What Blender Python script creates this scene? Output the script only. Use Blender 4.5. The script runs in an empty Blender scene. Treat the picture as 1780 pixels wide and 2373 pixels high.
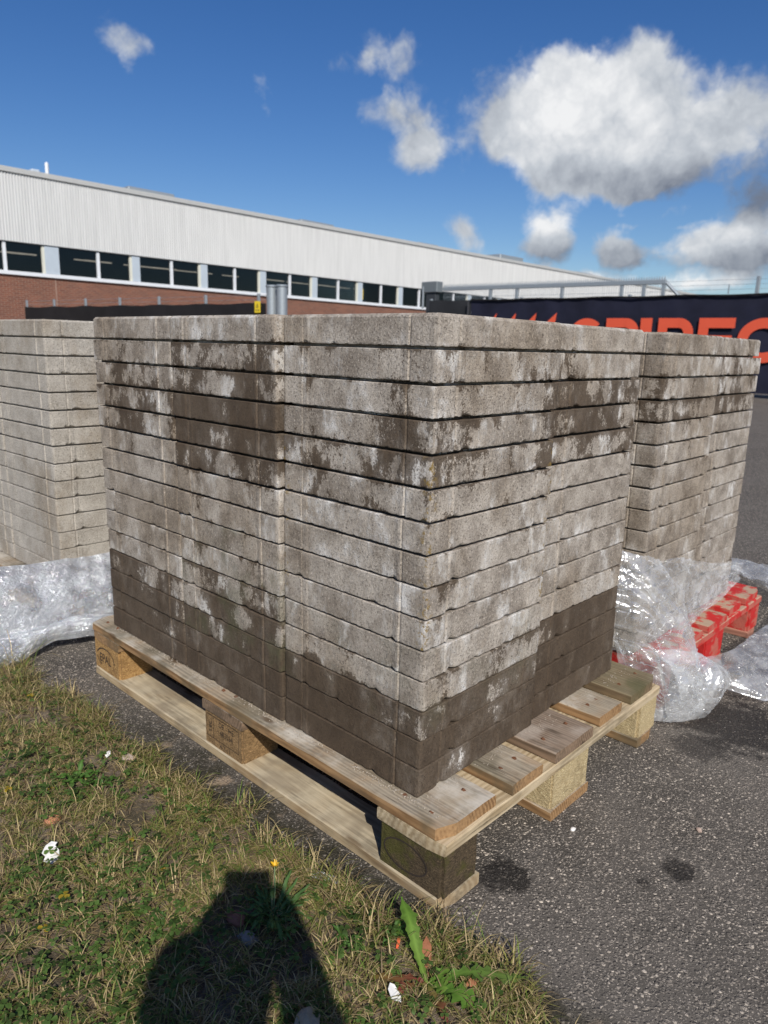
import bpy, bmesh, math, random
import numpy as np
from mathutils import Vector, Matrix, Euler, noise as mnoise

R = math.radians
SC = bpy.context.scene
COL = SC.collection
random.seed(7)
RNG = np.random.default_rng(7)

# ------------------------------------------------------------------ camera, sky, sun, exposure
CAM_POS = Vector((-0.7816, -0.5875, 0.8729))
yaw, pitch, roll = R(43.251), R(-12.883), R(1.603)
fwd = Vector((math.cos(yaw)*math.cos(pitch), math.sin(yaw)*math.cos(pitch), math.sin(pitch)))
rgt = Vector((math.sin(yaw), -math.cos(yaw), 0.0))
upv = rgt.cross(fwd)
r2 = rgt*math.cos(roll) + upv*math.sin(roll)
u2 = -rgt*math.sin(roll) + upv*math.cos(roll)
cam_d = bpy.data.cameras.new('camera')
cam = bpy.data.objects.new('camera', cam_d); COL.objects.link(cam)
cam.matrix_world = Matrix(((r2.x, u2.x, -fwd.x, CAM_POS.x), (r2.y, u2.y, -fwd.y, CAM_POS.y),
                           (r2.z, u2.z, -fwd.z, CAM_POS.z), (0, 0, 0, 1)))
cam_d.sensor_fit = 'VERTICAL'; cam_d.sensor_height = 36.0; cam_d.sensor_width = 27.0
cam_d.lens = 36.0*1674.6/2373.0
cam_d.clip_start = 0.02; cam_d.clip_end = 2000.0
cam_d.dof.use_dof = True; cam_d.dof.focus_distance = 1.15; cam_d.dof.aperture_fstop = 8.0
SC.camera = cam

SUN_H = Vector((0.58, 0.815, 0.0)).normalized()      # way the shadows fall
SUN_EL = R(39.3)
sun_dir = Vector((SUN_H.x*math.cos(SUN_EL), SUN_H.y*math.cos(SUN_EL), -math.sin(SUN_EL)))
sun_d = bpy.data.lights.new('sun', 'SUN'); sun_d.energy = 5.0; sun_d.angle = R(0.53); sun_d.color = (1.0, 0.955, 0.89)
sun = bpy.data.objects.new('sun', sun_d); COL.objects.link(sun)
sun.rotation_euler = sun_dir.to_track_quat('-Z', 'Y').to_euler(); sun.location = (-8, -10, 12)

SC.view_settings.view_transform = 'Standard'; SC.view_settings.look = 'None'
SC.view_settings.exposure = 0.0; SC.view_settings.gamma = 1.0
SC.render.engine = 'CYCLES'
SC.cycles.use_denoising = True
SC.cycles.max_bounces = 6; SC.cycles.diffuse_bounces = 3; SC.cycles.glossy_bounces = 2; SC.cycles.transparent_max_bounces = 12
SC.cycles.sample_clamp_indirect = 6.0

world = bpy.data.worlds.new('World'); SC.world = world; world.use_nodes = True

def build_world():
    nt = world.node_tree; N = nt.nodes; L = nt.links; N.clear()
    out = N.new('ShaderNodeOutputWorld')
    sky = N.new('ShaderNodeTexSky'); sky.sky_type = 'NISHITA'; sky.sun_disc = False
    sky.sun_elevation = SUN_EL; sky.sun_rotation = math.atan2(-SUN_H.x, -SUN_H.y) % (2*math.pi)
    sky.altitude = 0.0; sky.air_density = 1.0; sky.dust_density = 0.35; sky.ozone_density = 3.2
    tint = N.new('ShaderNodeHueSaturation'); tint.inputs['Hue'].default_value = .512; tint.inputs['Saturation'].default_value = 1.3; tint.inputs['Value'].default_value = 1.0
    L.new(sky.outputs[0], tint.inputs['Color'])
    bg = N.new('ShaderNodeBackground'); bg.inputs[1].default_value = 0.09
    L.new(tint.outputs[0], bg.inputs[0])
    tc = N.new('ShaderNodeTexCoord')
    # domain warp
    nz = N.new('ShaderNodeTexNoise'); nz.inputs['Scale'].default_value = 9.0; nz.inputs['Detail'].default_value = 6.0; nz.inputs['Roughness'].default_value = 0.6
    L.new(tc.outputs['Generated'], nz.inputs['Vector'])
    sub = N.new('ShaderNodeVectorMath'); sub.operation = 'SUBTRACT'; sub.inputs[1].default_value = (0.5, 0.5, 0.5)
    L.new(nz.outputs['Color'], sub.inputs[0])
    scl = N.new('ShaderNodeVectorMath'); scl.operation = 'SCALE'; scl.inputs['Scale'].default_value = 0.055
    L.new(sub.outputs[0], scl.inputs[0])
    add = N.new('ShaderNodeVectorMath'); add.operation = 'ADD'
    L.new(tc.outputs['Generated'], add.inputs[0]); L.new(scl.outputs[0], add.inputs[1])
    # clouds: azimuth, elevation, half width, half height (deg), weight, brightness
    C = [(29.2, 14.2, 4.2, 3.5, 1.1, .95), (32.4, 15.6, 3.0, 3.6, 1.1, .97), (28.6, 16.8, 3.8, 2.8, 1.05, .92), (24.4, 15.2, 3.4, 2.4, .62, .80),
         (25.2, 13.4, 4.6, 1.9, .85, .68), (20.8, 14.6, 3.2, 2.0, .40, .62), (31.0, 18.2, 1.6, 1.3, .6, .9), (26.4, 18.6, 1.2, 1.4, .55, .85), (24.2, 18.0, .9, 1.2, .4, .7), (19.9, 16.4, 2.6, 1.8, .42, .5), (18.2, 14.8, 2.2, 2.0, .45, .5),
         (28.4, 12.1, 3.9, 1.15, 1.15, .12), (24.4, 11.7, 3.2, 1.05, 1.0, .12), (31.4, 12.6, 1.9, .9, .6, .3),
         (36.0, 16.2, 1.6, 2.2, .60, .5), (34.8, 14.9, 1.5, 1.3, .7, .8), (36.2, 14.8, 1.8, 1.3, .38, .3),
         (43.6, 16.4, 1.9, .9, .62, .6), (41.6, 15.0, 1.5, 1.8, .58, .6), (41.4, 13.4, 1.4, 1.2, .72, .66), (39.3, 14.6, 2.2, 2.0, .30, .3),
         (45.0, 19.8, .7, .9, .46, .5), (45.6, 18.9, .5, .8, .4, .5), (47.2, 18.8, .8, .7, .40, .4), (42.9, 18.7, 1.7, 1.3, .44, .35), (43.2, 19.8, .8, 1.0, .36, .35), (62.3, 19.2, 1.1, 1.2, .46, .5), (61.6, 18.5, .9, .8, .46, .5), (60.4, 19.0, .8, .7, .26, .4), (53.0, 16.5, .5, 1.2, .34, .4),
         (38.3, 8.1, 1.1, 1.0, .9, .72), (36.4, 7.0, 1.5, .6, .42, .4), (31.6, 8.6, 1.6, 1.2, 1.1, .95), (31.4, 7.1, 1.6, .9, 1.2, .25), (26.9, 7.8, 1.2, .9, .9, .75), (26.0, 6.9, 1.5, .9, 1.0, .22),
         (21.4, 7.7, 2.2, .8, .9, .8), (19.0, 8.2, 2.0, 1.1, .9, .85), (18.0, 10.6, 1.8, 1.5, .9, .22), (21.5, 5.1, 3.6, .7, 1.0, .98), (27.6, 5.2, 1.4, .5, .8, .9), (17.6, 6.4, 2.0, 1.0, .9, .35), (32.2, 5.6, .9, .4, .7, .95), (29.4, 5.4, 1.2, .4, .6, .7),
         (20.5, 6.5, 2.6, .6, .8, .30), (23.8, 9.9, 2.0, .18, .34, .9), (25.2, 9.2, 1.4, .14, .3, .9), (22.4, 9.1, 1.0, .12, .28, .9),
         # the rest of the sky round about
         (5, 12, 7, 4, 1.1, .9), (4, 9.2, 7, 1.5, 1.0, .25), (-18, 16, 6, 3.4, 1.0, .9), (-30, 7, 8, 2, 1.0, .7), (-55, 22, 8, 4.5, 1.0, .9), (-57, 17.5, 7, 1.8, .9, .25),
         (-95, 12, 9, 3.6, 1.0, .85), (-150, 9, 7, 2.6, 1.0, .8), (165, 18, 9, 4.5, 1.0, .9), (130, 8, 8, 2.6, .9, .8), (100, 25, 4, 2.6, .6, .6), (82, 8, 4, 1.8, .7, .7), (-120, 40, 7, 5, .8, .8), (60, 50, 4, 3.5, .5, .6)]
    dsum = None; ssum = None
    def math2(op, a, b):
        m = N.new('ShaderNodeMath'); m.operation = op
        for i, v in enumerate((a, b)):
            if isinstance(v, (int, float)): m.inputs[i].default_value = v
            else: L.new(v, m.inputs[i])
        return m.outputs[0]
    for az, el, a, b, wt, br in C:
        if wt < .85 or max(a, b) < 2.3: wt *= 1.12; a *= 1.2; b *= 1.2
        if wt < .65: br = .66
        mp = N.new('ShaderNodeMapping'); mp.vector_type = 'TEXTURE'
        azr, elr = R(az), R(el)
        mp.inputs['Location'].default_value = (math.cos(elr)*math.cos(azr), math.cos(elr)*math.sin(azr), math.sin(elr))
        mp.inputs['Rotation'].default_value = (0, -elr, azr)
        mp.inputs['Scale'].default_value = (0.6, R(a)*1.5, R(b)*1.5)
        L.new(add.outputs[0], mp.inputs['Vector'])
        ln = N.new('ShaderNodeVectorMath'); ln.operation = 'LENGTH'; L.new(mp.outputs[0], ln.inputs[0])
        w = math2('MULTIPLY', math2('MAXIMUM', math2('SUBTRACT', 1.0, ln.outputs['Value']), 0.0), wt)
        s = math2('MULTIPLY', w, br)
        dsum = w if dsum is None else math2('ADD', dsum, w)
        ssum = s if ssum is None else math2('ADD', ssum, s)
    n2 = N.new('ShaderNodeTexNoise'); n2.inputs['Scale'].default_value = 26.0; n2.inputs['Detail'].default_value = 8.0; n2.inputs['Roughness'].default_value = 0.64; n2.inputs['Distortion'].default_value = .5
    L.new(tc.outputs['Generated'], n2.inputs['Vector'])
    vo = N.new('ShaderNodeTexVoronoi'); vo.feature = 'F1'; vo.inputs['Scale'].default_value = 30.0; vo.inputs['Detail'].default_value = 2.0; vo.inputs['Roughness'].default_value = .55; vo.inputs['Lacunarity'].default_value = 2.3
    L.new(add.outputs[0], vo.inputs['Vector'])
    bil = math2('SUBTRACT', 0.42, vo.outputs['Distance'])
    nn = math2('ADD', math2('MULTIPLY', math2('SUBTRACT', n2.outputs['Fac'], 0.5), 0.95), math2('MULTIPLY', bil, .26))
    dens = math2('ADD', dsum, nn)
    al = N.new('ShaderNodeMapRange'); al.interpolation_type = 'SMOOTHSTEP'
    al.inputs['From Min'].default_value = 0.06; al.inputs['From Max'].default_value = 0.84; al.inputs['To Max'].default_value = .97
    L.new(dens, al.inputs['Value'])
    gate = N.new('ShaderNodeMapRange'); gate.inputs['From Min'].default_value = 0.0; gate.inputs['From Max'].default_value = 0.12
    L.new(dsum, gate.inputs['Value'])
    alpha = math2('MULTIPLY', al.outputs[0], gate.outputs[0])
    shade = math2('DIVIDE', ssum, math2('MAXIMUM', dsum, 0.001))
    n3 = N.new('ShaderNodeTexNoise'); n3.inputs['Scale'].default_value = 20.0; n3.inputs['Detail'].default_value = 6.0; n3.inputs['Roughness'].default_value = 0.58
    off = N.new('ShaderNodeVectorMath'); off.operation = 'ADD'; off.inputs[1].default_value = (0.012, 0.015, -0.012)
    L.new(add.outputs[0], off.inputs[0]); L.new(off.outputs[0], n3.inputs['Vector'])
    shade = math2('ADD', shade, math2('MULTIPLY', math2('SUBTRACT', n3.outputs['Fac'], 0.5), 0.7))
    shade = math2('ADD', shade, math2('MULTIPLY', math2('SUBTRACT', bil, .12), 0.22))
    cr = N.new('ShaderNodeValToRGB'); e = cr.color_ramp.elements
    e[0].position = 0.0; e[0].color = (0.17, 0.195, 0.25, 1)
    e[1].position = 0.92; e[1].color = (0.90, 0.905, 0.91, 1)
    m = e.new(0.55); m.color = (0.55, 0.585, 0.63, 1)
    L.new(shade, cr.inputs[0])
    bc = N.new('ShaderNodeBackground'); bc.inputs[1].default_value = 1.0; L.new(cr.outputs[0], bc.inputs[0])
    mx = N.new('ShaderNodeMixShader'); L.new(alpha, mx.inputs[0]); L.new(bg.outputs[0], mx.inputs[1]); L.new(bc.outputs[0], mx.inputs[2])
    L.new(mx.outputs[0], out.inputs['Surface'])
    world.cycles.sampling_method = 'MANUAL'; world.cycles.sample_map_resolution = 1024
build_world()

# ------------------------------------------------------------------ helpers
def link(o, parent=None):
    COL.objects.link(o)
    if parent is not None: o.parent = parent
    return o

def tag(o, label=None, cat=None, group=None, kind=None):
    if label: o['label'] = label
    if cat: o['category'] = cat
    if group: o['group'] = group
    if kind: o['kind'] = kind
    return o

def empty(name, loc=(0, 0, 0), rz=0.0):
    o = bpy.data.objects.new(name, None); COL.objects.link(o)
    o.location = loc; o.rotation_euler = (0, 0, rz); o.empty_display_size = 0.1
    return o

def mesh(name, verts, faces, mat=None, parent=None, smooth=False):
    me = bpy.data.meshes.new(name)
    me.from_pydata([tuple(v) for v in verts], [], [tuple(f) for f in faces]); me.update()
    if smooth:
        me.polygons.foreach_set('use_smooth', [True]*len(me.polygons))
    if mat: me.materials.append(mat)
    o = bpy.data.objects.new(name, me)
    return link(o, parent)

class MB:
    """collects simple shapes into one mesh"""
    def __init__(s): s.v = []; s.f = []
    def add(s, vs, fs):
        b = len(s.v); s.v += [tuple(v) for v in vs]; s.f += [tuple(i+b for i in f) for f in fs]; return s
    def box(s, lo, hi, M=None):
        x0, y0, z0 = lo; x1, y1, z1 = hi
        vs = [Vector(c) for c in ((x0,y0,z0),(x1,y0,z0),(x1,y1,z0),(x0,y1,z0),(x0,y0,z1),(x1,y0,z1),(x1,y1,z1),(x0,y1,z1))]
        if M is not None: vs = [M @ v for v in vs]
        return s.add(vs, ((0,3,2,1),(4,5,6,7),(0,1,5,4),(1,2,6,5),(2,3,7,6),(3,0,4,7)))
    def bbox(s, lo, hi, b=.002, M=None):
        """box with chamfered edges"""
        bm = bmesh.new()
        bmesh.ops.create_cube(bm, size=1.0)
        for v in bm.verts:
            v.co = Vector([(lo[i]+hi[i])/2 + v.co[i]*(hi[i]-lo[i]) for i in range(3)])
        bmesh.ops.bevel(bm, geom=list(bm.edges), offset=b, segments=1, affect='EDGES')
        bm.verts.ensure_lookup_table()
        vs = [v.co.copy() if M is None else M @ v.co for v in bm.verts]
        fs = [[v.index for v in f.verts] for f in bm.faces]; bm.free()
        return s.add(vs, fs)
    def tube(s, pts, rad, n=8, cap=True):
        pts = [Vector(p) for p in pts]; rings = []
        rads = rad if isinstance(rad, (list, tuple)) else [rad]*len(pts)
        b = len(s.v)
        for i, p in enumerate(pts):
            d = (pts[min(i+1, len(pts)-1)] - pts[max(i-1, 0)]).normalized()
            a = Vector((0, 0, 1)) if abs(d.z) < .9 else Vector((1, 0, 0))
            x = d.cross(a).normalized(); y = d.cross(x)
            for k in range(n):
                t = 2*math.pi*k/n; s.v.append(tuple(p + (x*math.cos(t)+y*math.sin(t))*rads[i]))
        for i in range(len(pts)-1):
            for k in range(n):
                s.f.append((b+i*n+k, b+i*n+(k+1) % n, b+(i+1)*n+(k+1) % n, b+(i+1)*n+k))
        if cap:
            s.f.append(tuple(b+k for k in range(n))[::-1]); s.f.append(tuple(b+(len(pts)-1)*n+k for k in range(n)))
        return s
    def build(s, name, mat, parent=None, smooth=False): return mesh(name, s.v, s.f, mat, parent, smooth)

def fbm(x, y, z, o=4):
    return mnoise.fractal(Vector((x, y, z)), 0.8, 2.0, o)

# ------------------------------------------------------------------ material tools
class Mat:
    def __init__(s, name):
        s.m = bpy.data.materials.new(name); s.m.use_nodes = True
        s.nt = s.m.node_tree; s.N = s.nt.nodes; s.L = s.nt.links; s.N.clear()
        s.out = s.N.new('ShaderNodeOutputMaterial'); s.p = s.N.new('ShaderNodeBsdfPrincipled')
        s.L.new(s.p.outputs[0], s.out.inputs[0]); s.tc = s.N.new('ShaderNodeTexCoord')
    def set(s, sock, v):
        if hasattr(v, 'is_output') or isinstance(v, bpy.types.NodeSocket): s.L.new(v, sock)
        else:
            if isinstance(v, tuple) and len(v) == 3 and sock.type == 'RGBA': v = v + (1,)
            sock.default_value = v
    def P(s, **k):
        for n, v in k.items(): s.set(s.p.inputs[n.replace('_', ' ')], v)
        return s
    def math(s, op, a, b=0.0, c=None, clamp=False):
        n = s.N.new('ShaderNodeMath'); n.operation = op; n.use_clamp = clamp
        s.set(n.inputs[0], a); s.set(n.inputs[1], b)
        if c is not None: s.set(n.inputs[2], c)
        return n.outputs[0]
    def vmath(s, op, a, b=(0, 0, 0)):
        n = s.N.new('ShaderNodeVectorMath'); n.operation = op; s.set(n.inputs[0], a); s.set(n.inputs[1], b); return n.outputs[0]
    def noise(s, vec, scale, detail=4, rough=.55, dist=0.0, col=False):
        n = s.N.new('ShaderNodeTexNoise'); s.set(n.inputs['Vector'], vec); n.inputs['Scale'].default_value = scale
        n.inputs['Detail'].default_value = detail; n.inputs['Roughness'].default_value = rough; n.inputs['Distortion'].default_value = dist
        return n.outputs['Color' if col else 'Fac']
    def voro(s, vec, scale, feature='F1', out='Distance', rand=1.0):
        n = s.N.new('ShaderNodeTexVoronoi'); n.feature = feature; s.set(n.inputs['Vector'], vec); n.inputs['Scale'].default_value = scale
        n.inputs['Randomness'].default_value = rand
        return n.outputs[out]
    def mapping(s, vec, scale=(1, 1, 1), rot=(0, 0, 0), loc=(0, 0, 0)):
        n = s.N.new('ShaderNodeMapping'); s.set(n.inputs['Vector'], vec); n.inputs['Scale'].default_value = scale
        n.inputs['Rotation'].default_value = rot; n.inputs['Location'].default_value = loc; return n.outputs[0]
    def ramp(s, fac, stops, interp='LINEAR'):
        n = s.N.new('ShaderNodeValToRGB'); s.set(n.inputs[0], fac); cr = n.color_ramp; cr.interpolation = interp
        while len(cr.elements) < len(stops): cr.elements.new(0.5)
        for e, (p, c) in zip(cr.elements, stops):
            e.position = p; e.color = (c, c, c, 1) if isinstance(c, (int, float)) else tuple(c)+(1,)
        return n.outputs[0]
    def step(s, v, lo, hi, a=0.0, b=1.0):
        n = s.N.new('ShaderNodeMapRange'); n.interpolation_type = 'SMOOTHSTEP'; s.set(n.inputs['Value'], v)
        n.inputs['From Min'].default_value = lo; n.inputs['From Max'].default_value = hi
        n.inputs['To Min'].default_value = a; n.inputs['To Max'].default_value = b; return n.outputs[0]
    def mix(s, f, a, b, mode='MIX'):
        n = s.N.new('ShaderNodeMix'); n.data_type = 'RGBA'; n.blend_type = mode
        s.set(n.inputs[0], f); s.set(n.inputs[6], a); s.set(n.inputs[7], b); return n.outputs[2]
    def attr(s, name, typ='OBJECT', out='Fac'):
        n = s.N.new('ShaderNodeAttribute'); n.attribute_type = typ; n.attribute_name = name; return n.outputs[out]
    def sep(s, vec):
        n = s.N.new('ShaderNodeSeparateXYZ'); s.set(n.inputs[0], vec); return n.outputs
    def comb(s, x, y, z):
        n = s.N.new('ShaderNodeCombineXYZ'); s.set(n.inputs[0], x); s.set(n.inputs[1], y); s.set(n.inputs[2], z); return n.outputs[0]
    def bump(s, h, strength=.5, dist=.002, normal=None):
        n = s.N.new('ShaderNodeBump'); n.inputs['Strength'].default_value = strength; n.inputs['Distance'].default_value = dist
        s.set(n.inputs['Height'], h)
        if normal is not None: s.L.new(normal, n.inputs['Normal'])
        return n.outputs[0]
    def objvec(s, k=31.0):
        """object coordinates shifted by a number of the object's own"""
        oi = s.N.new('ShaderNodeObjectInfo'); r = s.math('MULTIPLY', oi.outputs['Random'], k)
        return s.vmath('ADD', s.tc.outputs['Object'], s.comb(r, s.math('MULTIPLY', r, 1.7), s.math('MULTIPLY', r, .6)))
    def pos(s): return s.N.new('ShaderNodeNewGeometry').outputs['Position']

def simple(name, col, rough=.6, metal=0.0, nscale=0, namp=.15, bump=0.0, spec=.5):
    m = Mat(name); c = col
    if nscale:
        n = m.noise(m.tc.outputs['Object'], nscale, 5, .6)
        c = m.mix(n, tuple(x*(1-namp) for x in col), tuple(min(1, x*(1+namp)) for x in col))
        if bump: m.P(Normal=m.bump(n, bump, .002))
    m.P(Base_Color=c, Roughness=rough, Metallic=metal); m.p.inputs['Specular IOR Level'].default_value = spec
    return m.m

H = 0.0519      # layer pitch of the slabs

def concrete_mat(name, dry_lo, dry_hi, tint, white, patch=1.0):
    m = Mat(name); ov = m.objvec(); o = m.tc.outputs['Object']; ox, oy, oz = m.sep(o)[0:3]
    tall = m.mapping(ov, scale=(1, 1, .55)); p = m.pos()
    damp = m.attr('damp')
    pt = m.mapping(p, scale=(1, 1, .7)); n1 = m.math('ADD', m.math('MULTIPLY', m.noise(pt, 9.0, 6, .68, .35), .6), m.math('MULTIPLY', m.noise(tall, 11.0, 4, .66, .3), .4))
    n1b = m.noise(tall, 38.0, 4, .68)
    grain = m.noise(ov, 240.0, 3, .8)
    grit = m.noise(ov, 520.0, 2, .7)
    ez = m.math('ABSOLUTE', m.math('SUBTRACT', m.math('DIVIDE', oz, H), .52))
    edge = m.math('MULTIPLY', m.math('POWER', m.math('MULTIPLY', ez, 2.0), 4.0), .20)
    v = m.math('ADD', damp, m.math('MULTIPLY', m.math('SUBTRACT', n1, .5), 2.5*patch))
    v = m.math('ADD', v, m.math('MULTIPLY', m.math('SUBTRACT', n1b, .5), .75))
    v = m.math('ADD', v, m.math('MULTIPLY', m.math('SUBTRACT', m.noise(p, 6.5, 4, .6), .5), .5))
    v = m.math('ADD', v, edge)
    vg = m.math('ADD', v, m.math('MULTIPLY', m.math('SUBTRACT', grain, .5), .55))
    wet = m.math('ADD', m.math('MULTIPLY', m.step(vg, .49, .60), .78), m.math('MULTIPLY', m.step(v, .22, .95), .22))
    # dry face: cloudy greys with lime bloom, pale grains and dark pores
    cl = m.noise(ov, 20.0, 5, .66); cl2 = m.noise(tall, 7.0, 4, .6)
    dry = m.mix(m.step(m.math('ADD', m.math('MULTIPLY', cl, .6), m.math('MULTIPLY', cl2, .4)), .36, .64), dry_lo, dry_hi)
    bloom = m.math('MULTIPLY', m.step(m.math('ADD', m.noise(tall, 15.0, 5, .7), m.math('MULTIPLY', m.math('SUBTRACT', grain, .5), .35)), .50, .66), m.step(v, .05, .42))
    dry = m.mix(m.math('MULTIPLY', bloom, .92), dry, white)
    dry = m.mix(m.math('MULTIPLY', m.step(grain, .53, .68), .72), dry, tuple(c*.30 for c in dry_lo))
    dry = m.mix(m.math('MULTIPLY', m.step(grain, .44, .30), .75), dry, tuple(min(.8, c*1.45) for c in dry_hi))
    dirt = m.step(m.math('ADD', m.noise(pt, 4.2, 5, .62), m.math('MULTIPLY', m.math('SUBTRACT', n1b, .5), .25)), .44, .64)
    dry = m.mix(m.math('MULTIPLY', dirt, .75), dry, m.mix(1.0, dry, (.70, .64, .565), 'MULTIPLY'))
    dark = m.mix(1.0, dry, tint, 'MULTIPLY')
    dark = m.mix(.45, dark, tuple(c*t*1.0 for c, t in zip(dry_lo, tint)))
    dark = m.mix(m.math('MULTIPLY', m.step(n1b, .52, .72), .35), dark, tuple(c*t*1.9 for c, t in zip(dry_lo, tint)))
    col = m.mix(wet, dry, dark)
    alg = m.math('MULTIPLY', m.attr('algae'), m.step(m.noise(p, 11.0, 5, .65), .46, .66))
    col = m.mix(m.math('MULTIPLY', alg, .42), col, (.075, .088, .038))
    mn = m.math('MINIMUM', m.math('ABSOLUTE', ox), m.math('ABSOLUTE', oy))
    lic = m.math('MULTIPLY', m.step(mn, .150, .172), m.step(m.noise(ov, 75.0, 4, .7), .52, .62))
    col = m.mix(m.math('MULTIPLY', lic, m.attr('lichen')), col, (.23, .15, .035))
    pores = m.step(grit, .60, .70)
    col = m.mix(m.math('MULTIPLY', pores, .75), col, (.030, .025, .021))
    hgt = m.math('SUBTRACT', m.math('ADD', m.math('MULTIPLY', grain, .7), m.math('MULTIPLY', n1b, .5)), m.math('MULTIPLY', pores, .6))
    m.P(Base_Color=col, Roughness=m.math('SUBTRACT', .93, m.math('MULTIPLY', wet, .12)), Normal=m.bump(hgt, .85, .0028))
    m.p.inputs['Specular IOR Level'].default_value = .25
    return m.m

CONC = concrete_mat('weathered_concrete', (.225, .19, .154), (.46, .41, .35), (.31, .262, .216), (.72, .70, .665))
CONC_L = concrete_mat('dry_concrete', (.36, .325, .275), (.49, .45, .39), (.42, .37, .32), (.55, .515, .465), .6)

def wood_mat(name, a, b, top=None, ring=70.0, dust=None, knots=True, rough=.8, stain=None):
    m = Mat(name); ov = m.objvec(17.0)
    st = m.mapping(ov, scale=(1.0, 22.0, 22.0))
    warp = m.noise(m.mapping(ov, scale=(2.2, 9, 9)), 1.0, 3, .5)
    x, y, z = m.sep(ov)[0:3]
    ph = m.math('ADD', m.math('MULTIPLY', m.math('ADD', y, m.math('MULTIPLY', z, .45)), ring*1.9*6.28), m.math('MULTIPLY', warp, 34.0))
    rings = m.math('ADD', m.math('MULTIPLY', m.math('SINE', ph), .5), .5)
    fib = m.noise(st, 7.0, 6, .65)
    f = m.math('ADD', m.math('MULTIPLY', rings, m.step(m.noise(ov, 9.0, 3, .5), .35, .65, .05, .32)), m.math('MULTIPLY', fib, .80))
    col = m.mix(m.step(f, .25, .78), a, b)
    crack = m.step(m.noise(m.mapping(ov, scale=(1.6, 60, 60)), 2.2, 5, .7), .64, .70)
    blot = m.noise(ov, 14.0, 5, .6)
    if top is not None:
        nz = m.sep(m.N.new('ShaderNodeNewGeometry').outputs['Normal'])[2]
        t = m.math('MULTIPLY', m.step(nz, .4, .8), m.step(blot, .22, .62, .35, .95))
        tcol = m.mix(m.step(f, .2, .8), tuple(c*1.15 for c in top), tuple(c*.62 for c in top))
        col = m.mix(t, col, tcol)
        if dust is not None:
            col = m.mix(m.math('MULTIPLY', m.math('MULTIPLY', m.step(nz, .5, .9), m.step(m.noise(ov, 6.5, 5, .62), .50, .66)), .75), col, dust)
    col = m.mix(m.math('MULTIPLY', m.step(blot, .55, .75), .35), col, tuple(c*.5 for c in b))
    if stain is not None:
        col = m.mix(m.math('MULTIPLY', m.step(m.noise(ov, 5.0, 4, .6), .5, .62), .6), col, stain)
    grime = m.step(m.math('ADD', m.noise(ov, 3.6, 5, .65), m.math('MULTIPLY', m.math('SUBTRACT', fib, .5), .35)), .50, .66)
    col = m.mix(m.math('MULTIPLY', grime, .5), col, (.085, .068, .045))
    if knots:
        kv = m.voro(m.mapping(ov, scale=(3.0, 9.0, 9.0)), 1.6)
        col = m.mix(m.math('MULTIPLY', m.step(kv, .15, .08), .75), col, tuple(c*.42 for c in b))
    col = m.mix(m.math('MULTIPLY', crack, .7), col, tuple(c*.25 for c in b))
    h = m.math('SUBTRACT', m.math('ADD', m.math('MULTIPLY', fib, .8), m.math('MULTIPLY', rings, .12)), m.math('MULTIPLY', crack, 1.2))
    m.P(Base_Color=col, Roughness=rough, Normal=m.bump(h, .55, .0018))
    m.p.inputs['Specular IOR Level'].default_value = .25
    return m.m

W_DECK = wood_mat('weathered_deck_wood', (.365, .22, .105), (.18, .098, .042), top=(.35, .302, .228), dust=(.55, .51, .44), stain=(.10, .085, .05))
W_DECK2 = wood_mat('brown_deck_wood', (.25, .17, .11), (.12, .08, .05), top=(.26, .20, .15), dust=(.40, .34, .28), stain=(.09, .06, .04))
W_DARK = wood_mat('mossy_deck_wood', (.21, .15, .085), (.10, .068, .038), top=(.20, .165, .10), dust=(.34, .30, .2), stain=(.07, .075, .03))
W_PALE = wood_mat('pale_pallet_wood', (.47, .365, .22), (.30, .20, .10), top=(.47, .40, .28), ring=22.0, stain=(.25, .20, .135))
W_STR = wood_mat('stringer_wood', (.53, .43, .285), (.33, .245, .14), ring=45.0, stain=(.24, .18, .11))
W_RED = None

def chip_mat(name, a, b, moss=None):
    m = Mat(name); ov = m.objvec(9.0)
    fl = m.noise(m.mapping(ov, scale=(1, 1, 2.0)), 190.0, 4, .7)
    big = m.noise(ov, 26.0, 5, .6)
    col = m.mix(m.step(fl, .32, .66), b, a)
    col = m.mix(m.math('MULTIPLY', m.step(big, .5, .72), .5), col, tuple(c*.55 for c in b))
    col = m.mix(m.step(m.noise(ov, 260, 2, .6), .63, .70), col, tuple(min(.8, c*1.6) for c in a))
    if moss:
        col = m.mix(m.math('MULTIPLY', m.step(m.noise(ov, 12.0, 5, .65), .47, .62), .8), col, moss)
    m.P(Base_Color=col, Roughness=.92, Normal=m.bump(m.math('ADD', fl, big), .8, .004)); m.p.inputs['Specular IOR Level'].default_value = .2
    return m.m
CHIP = chip_mat('pressed_chip_block', (.46, .285, .115), (.25, .135, .05))
CHIP_P = chip_mat('pale_chip_block', (.55, .44, .255), (.36, .27, .14))
CHIP_D = chip_mat('damp_mossy_block', (.115, .082, .048), (.045, .033, .02), moss=(.075, .072, .016))
CHIP_G = chip_mat('brown_chip_block', (.33, .21, .10), (.15, .092, .042))
INK = simple('burnt_stamp', (.03, .02, .014), .9)
RUST = simple('rusty_nail', (.14, .06, .028), .85, .3, 300, .4)

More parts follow.
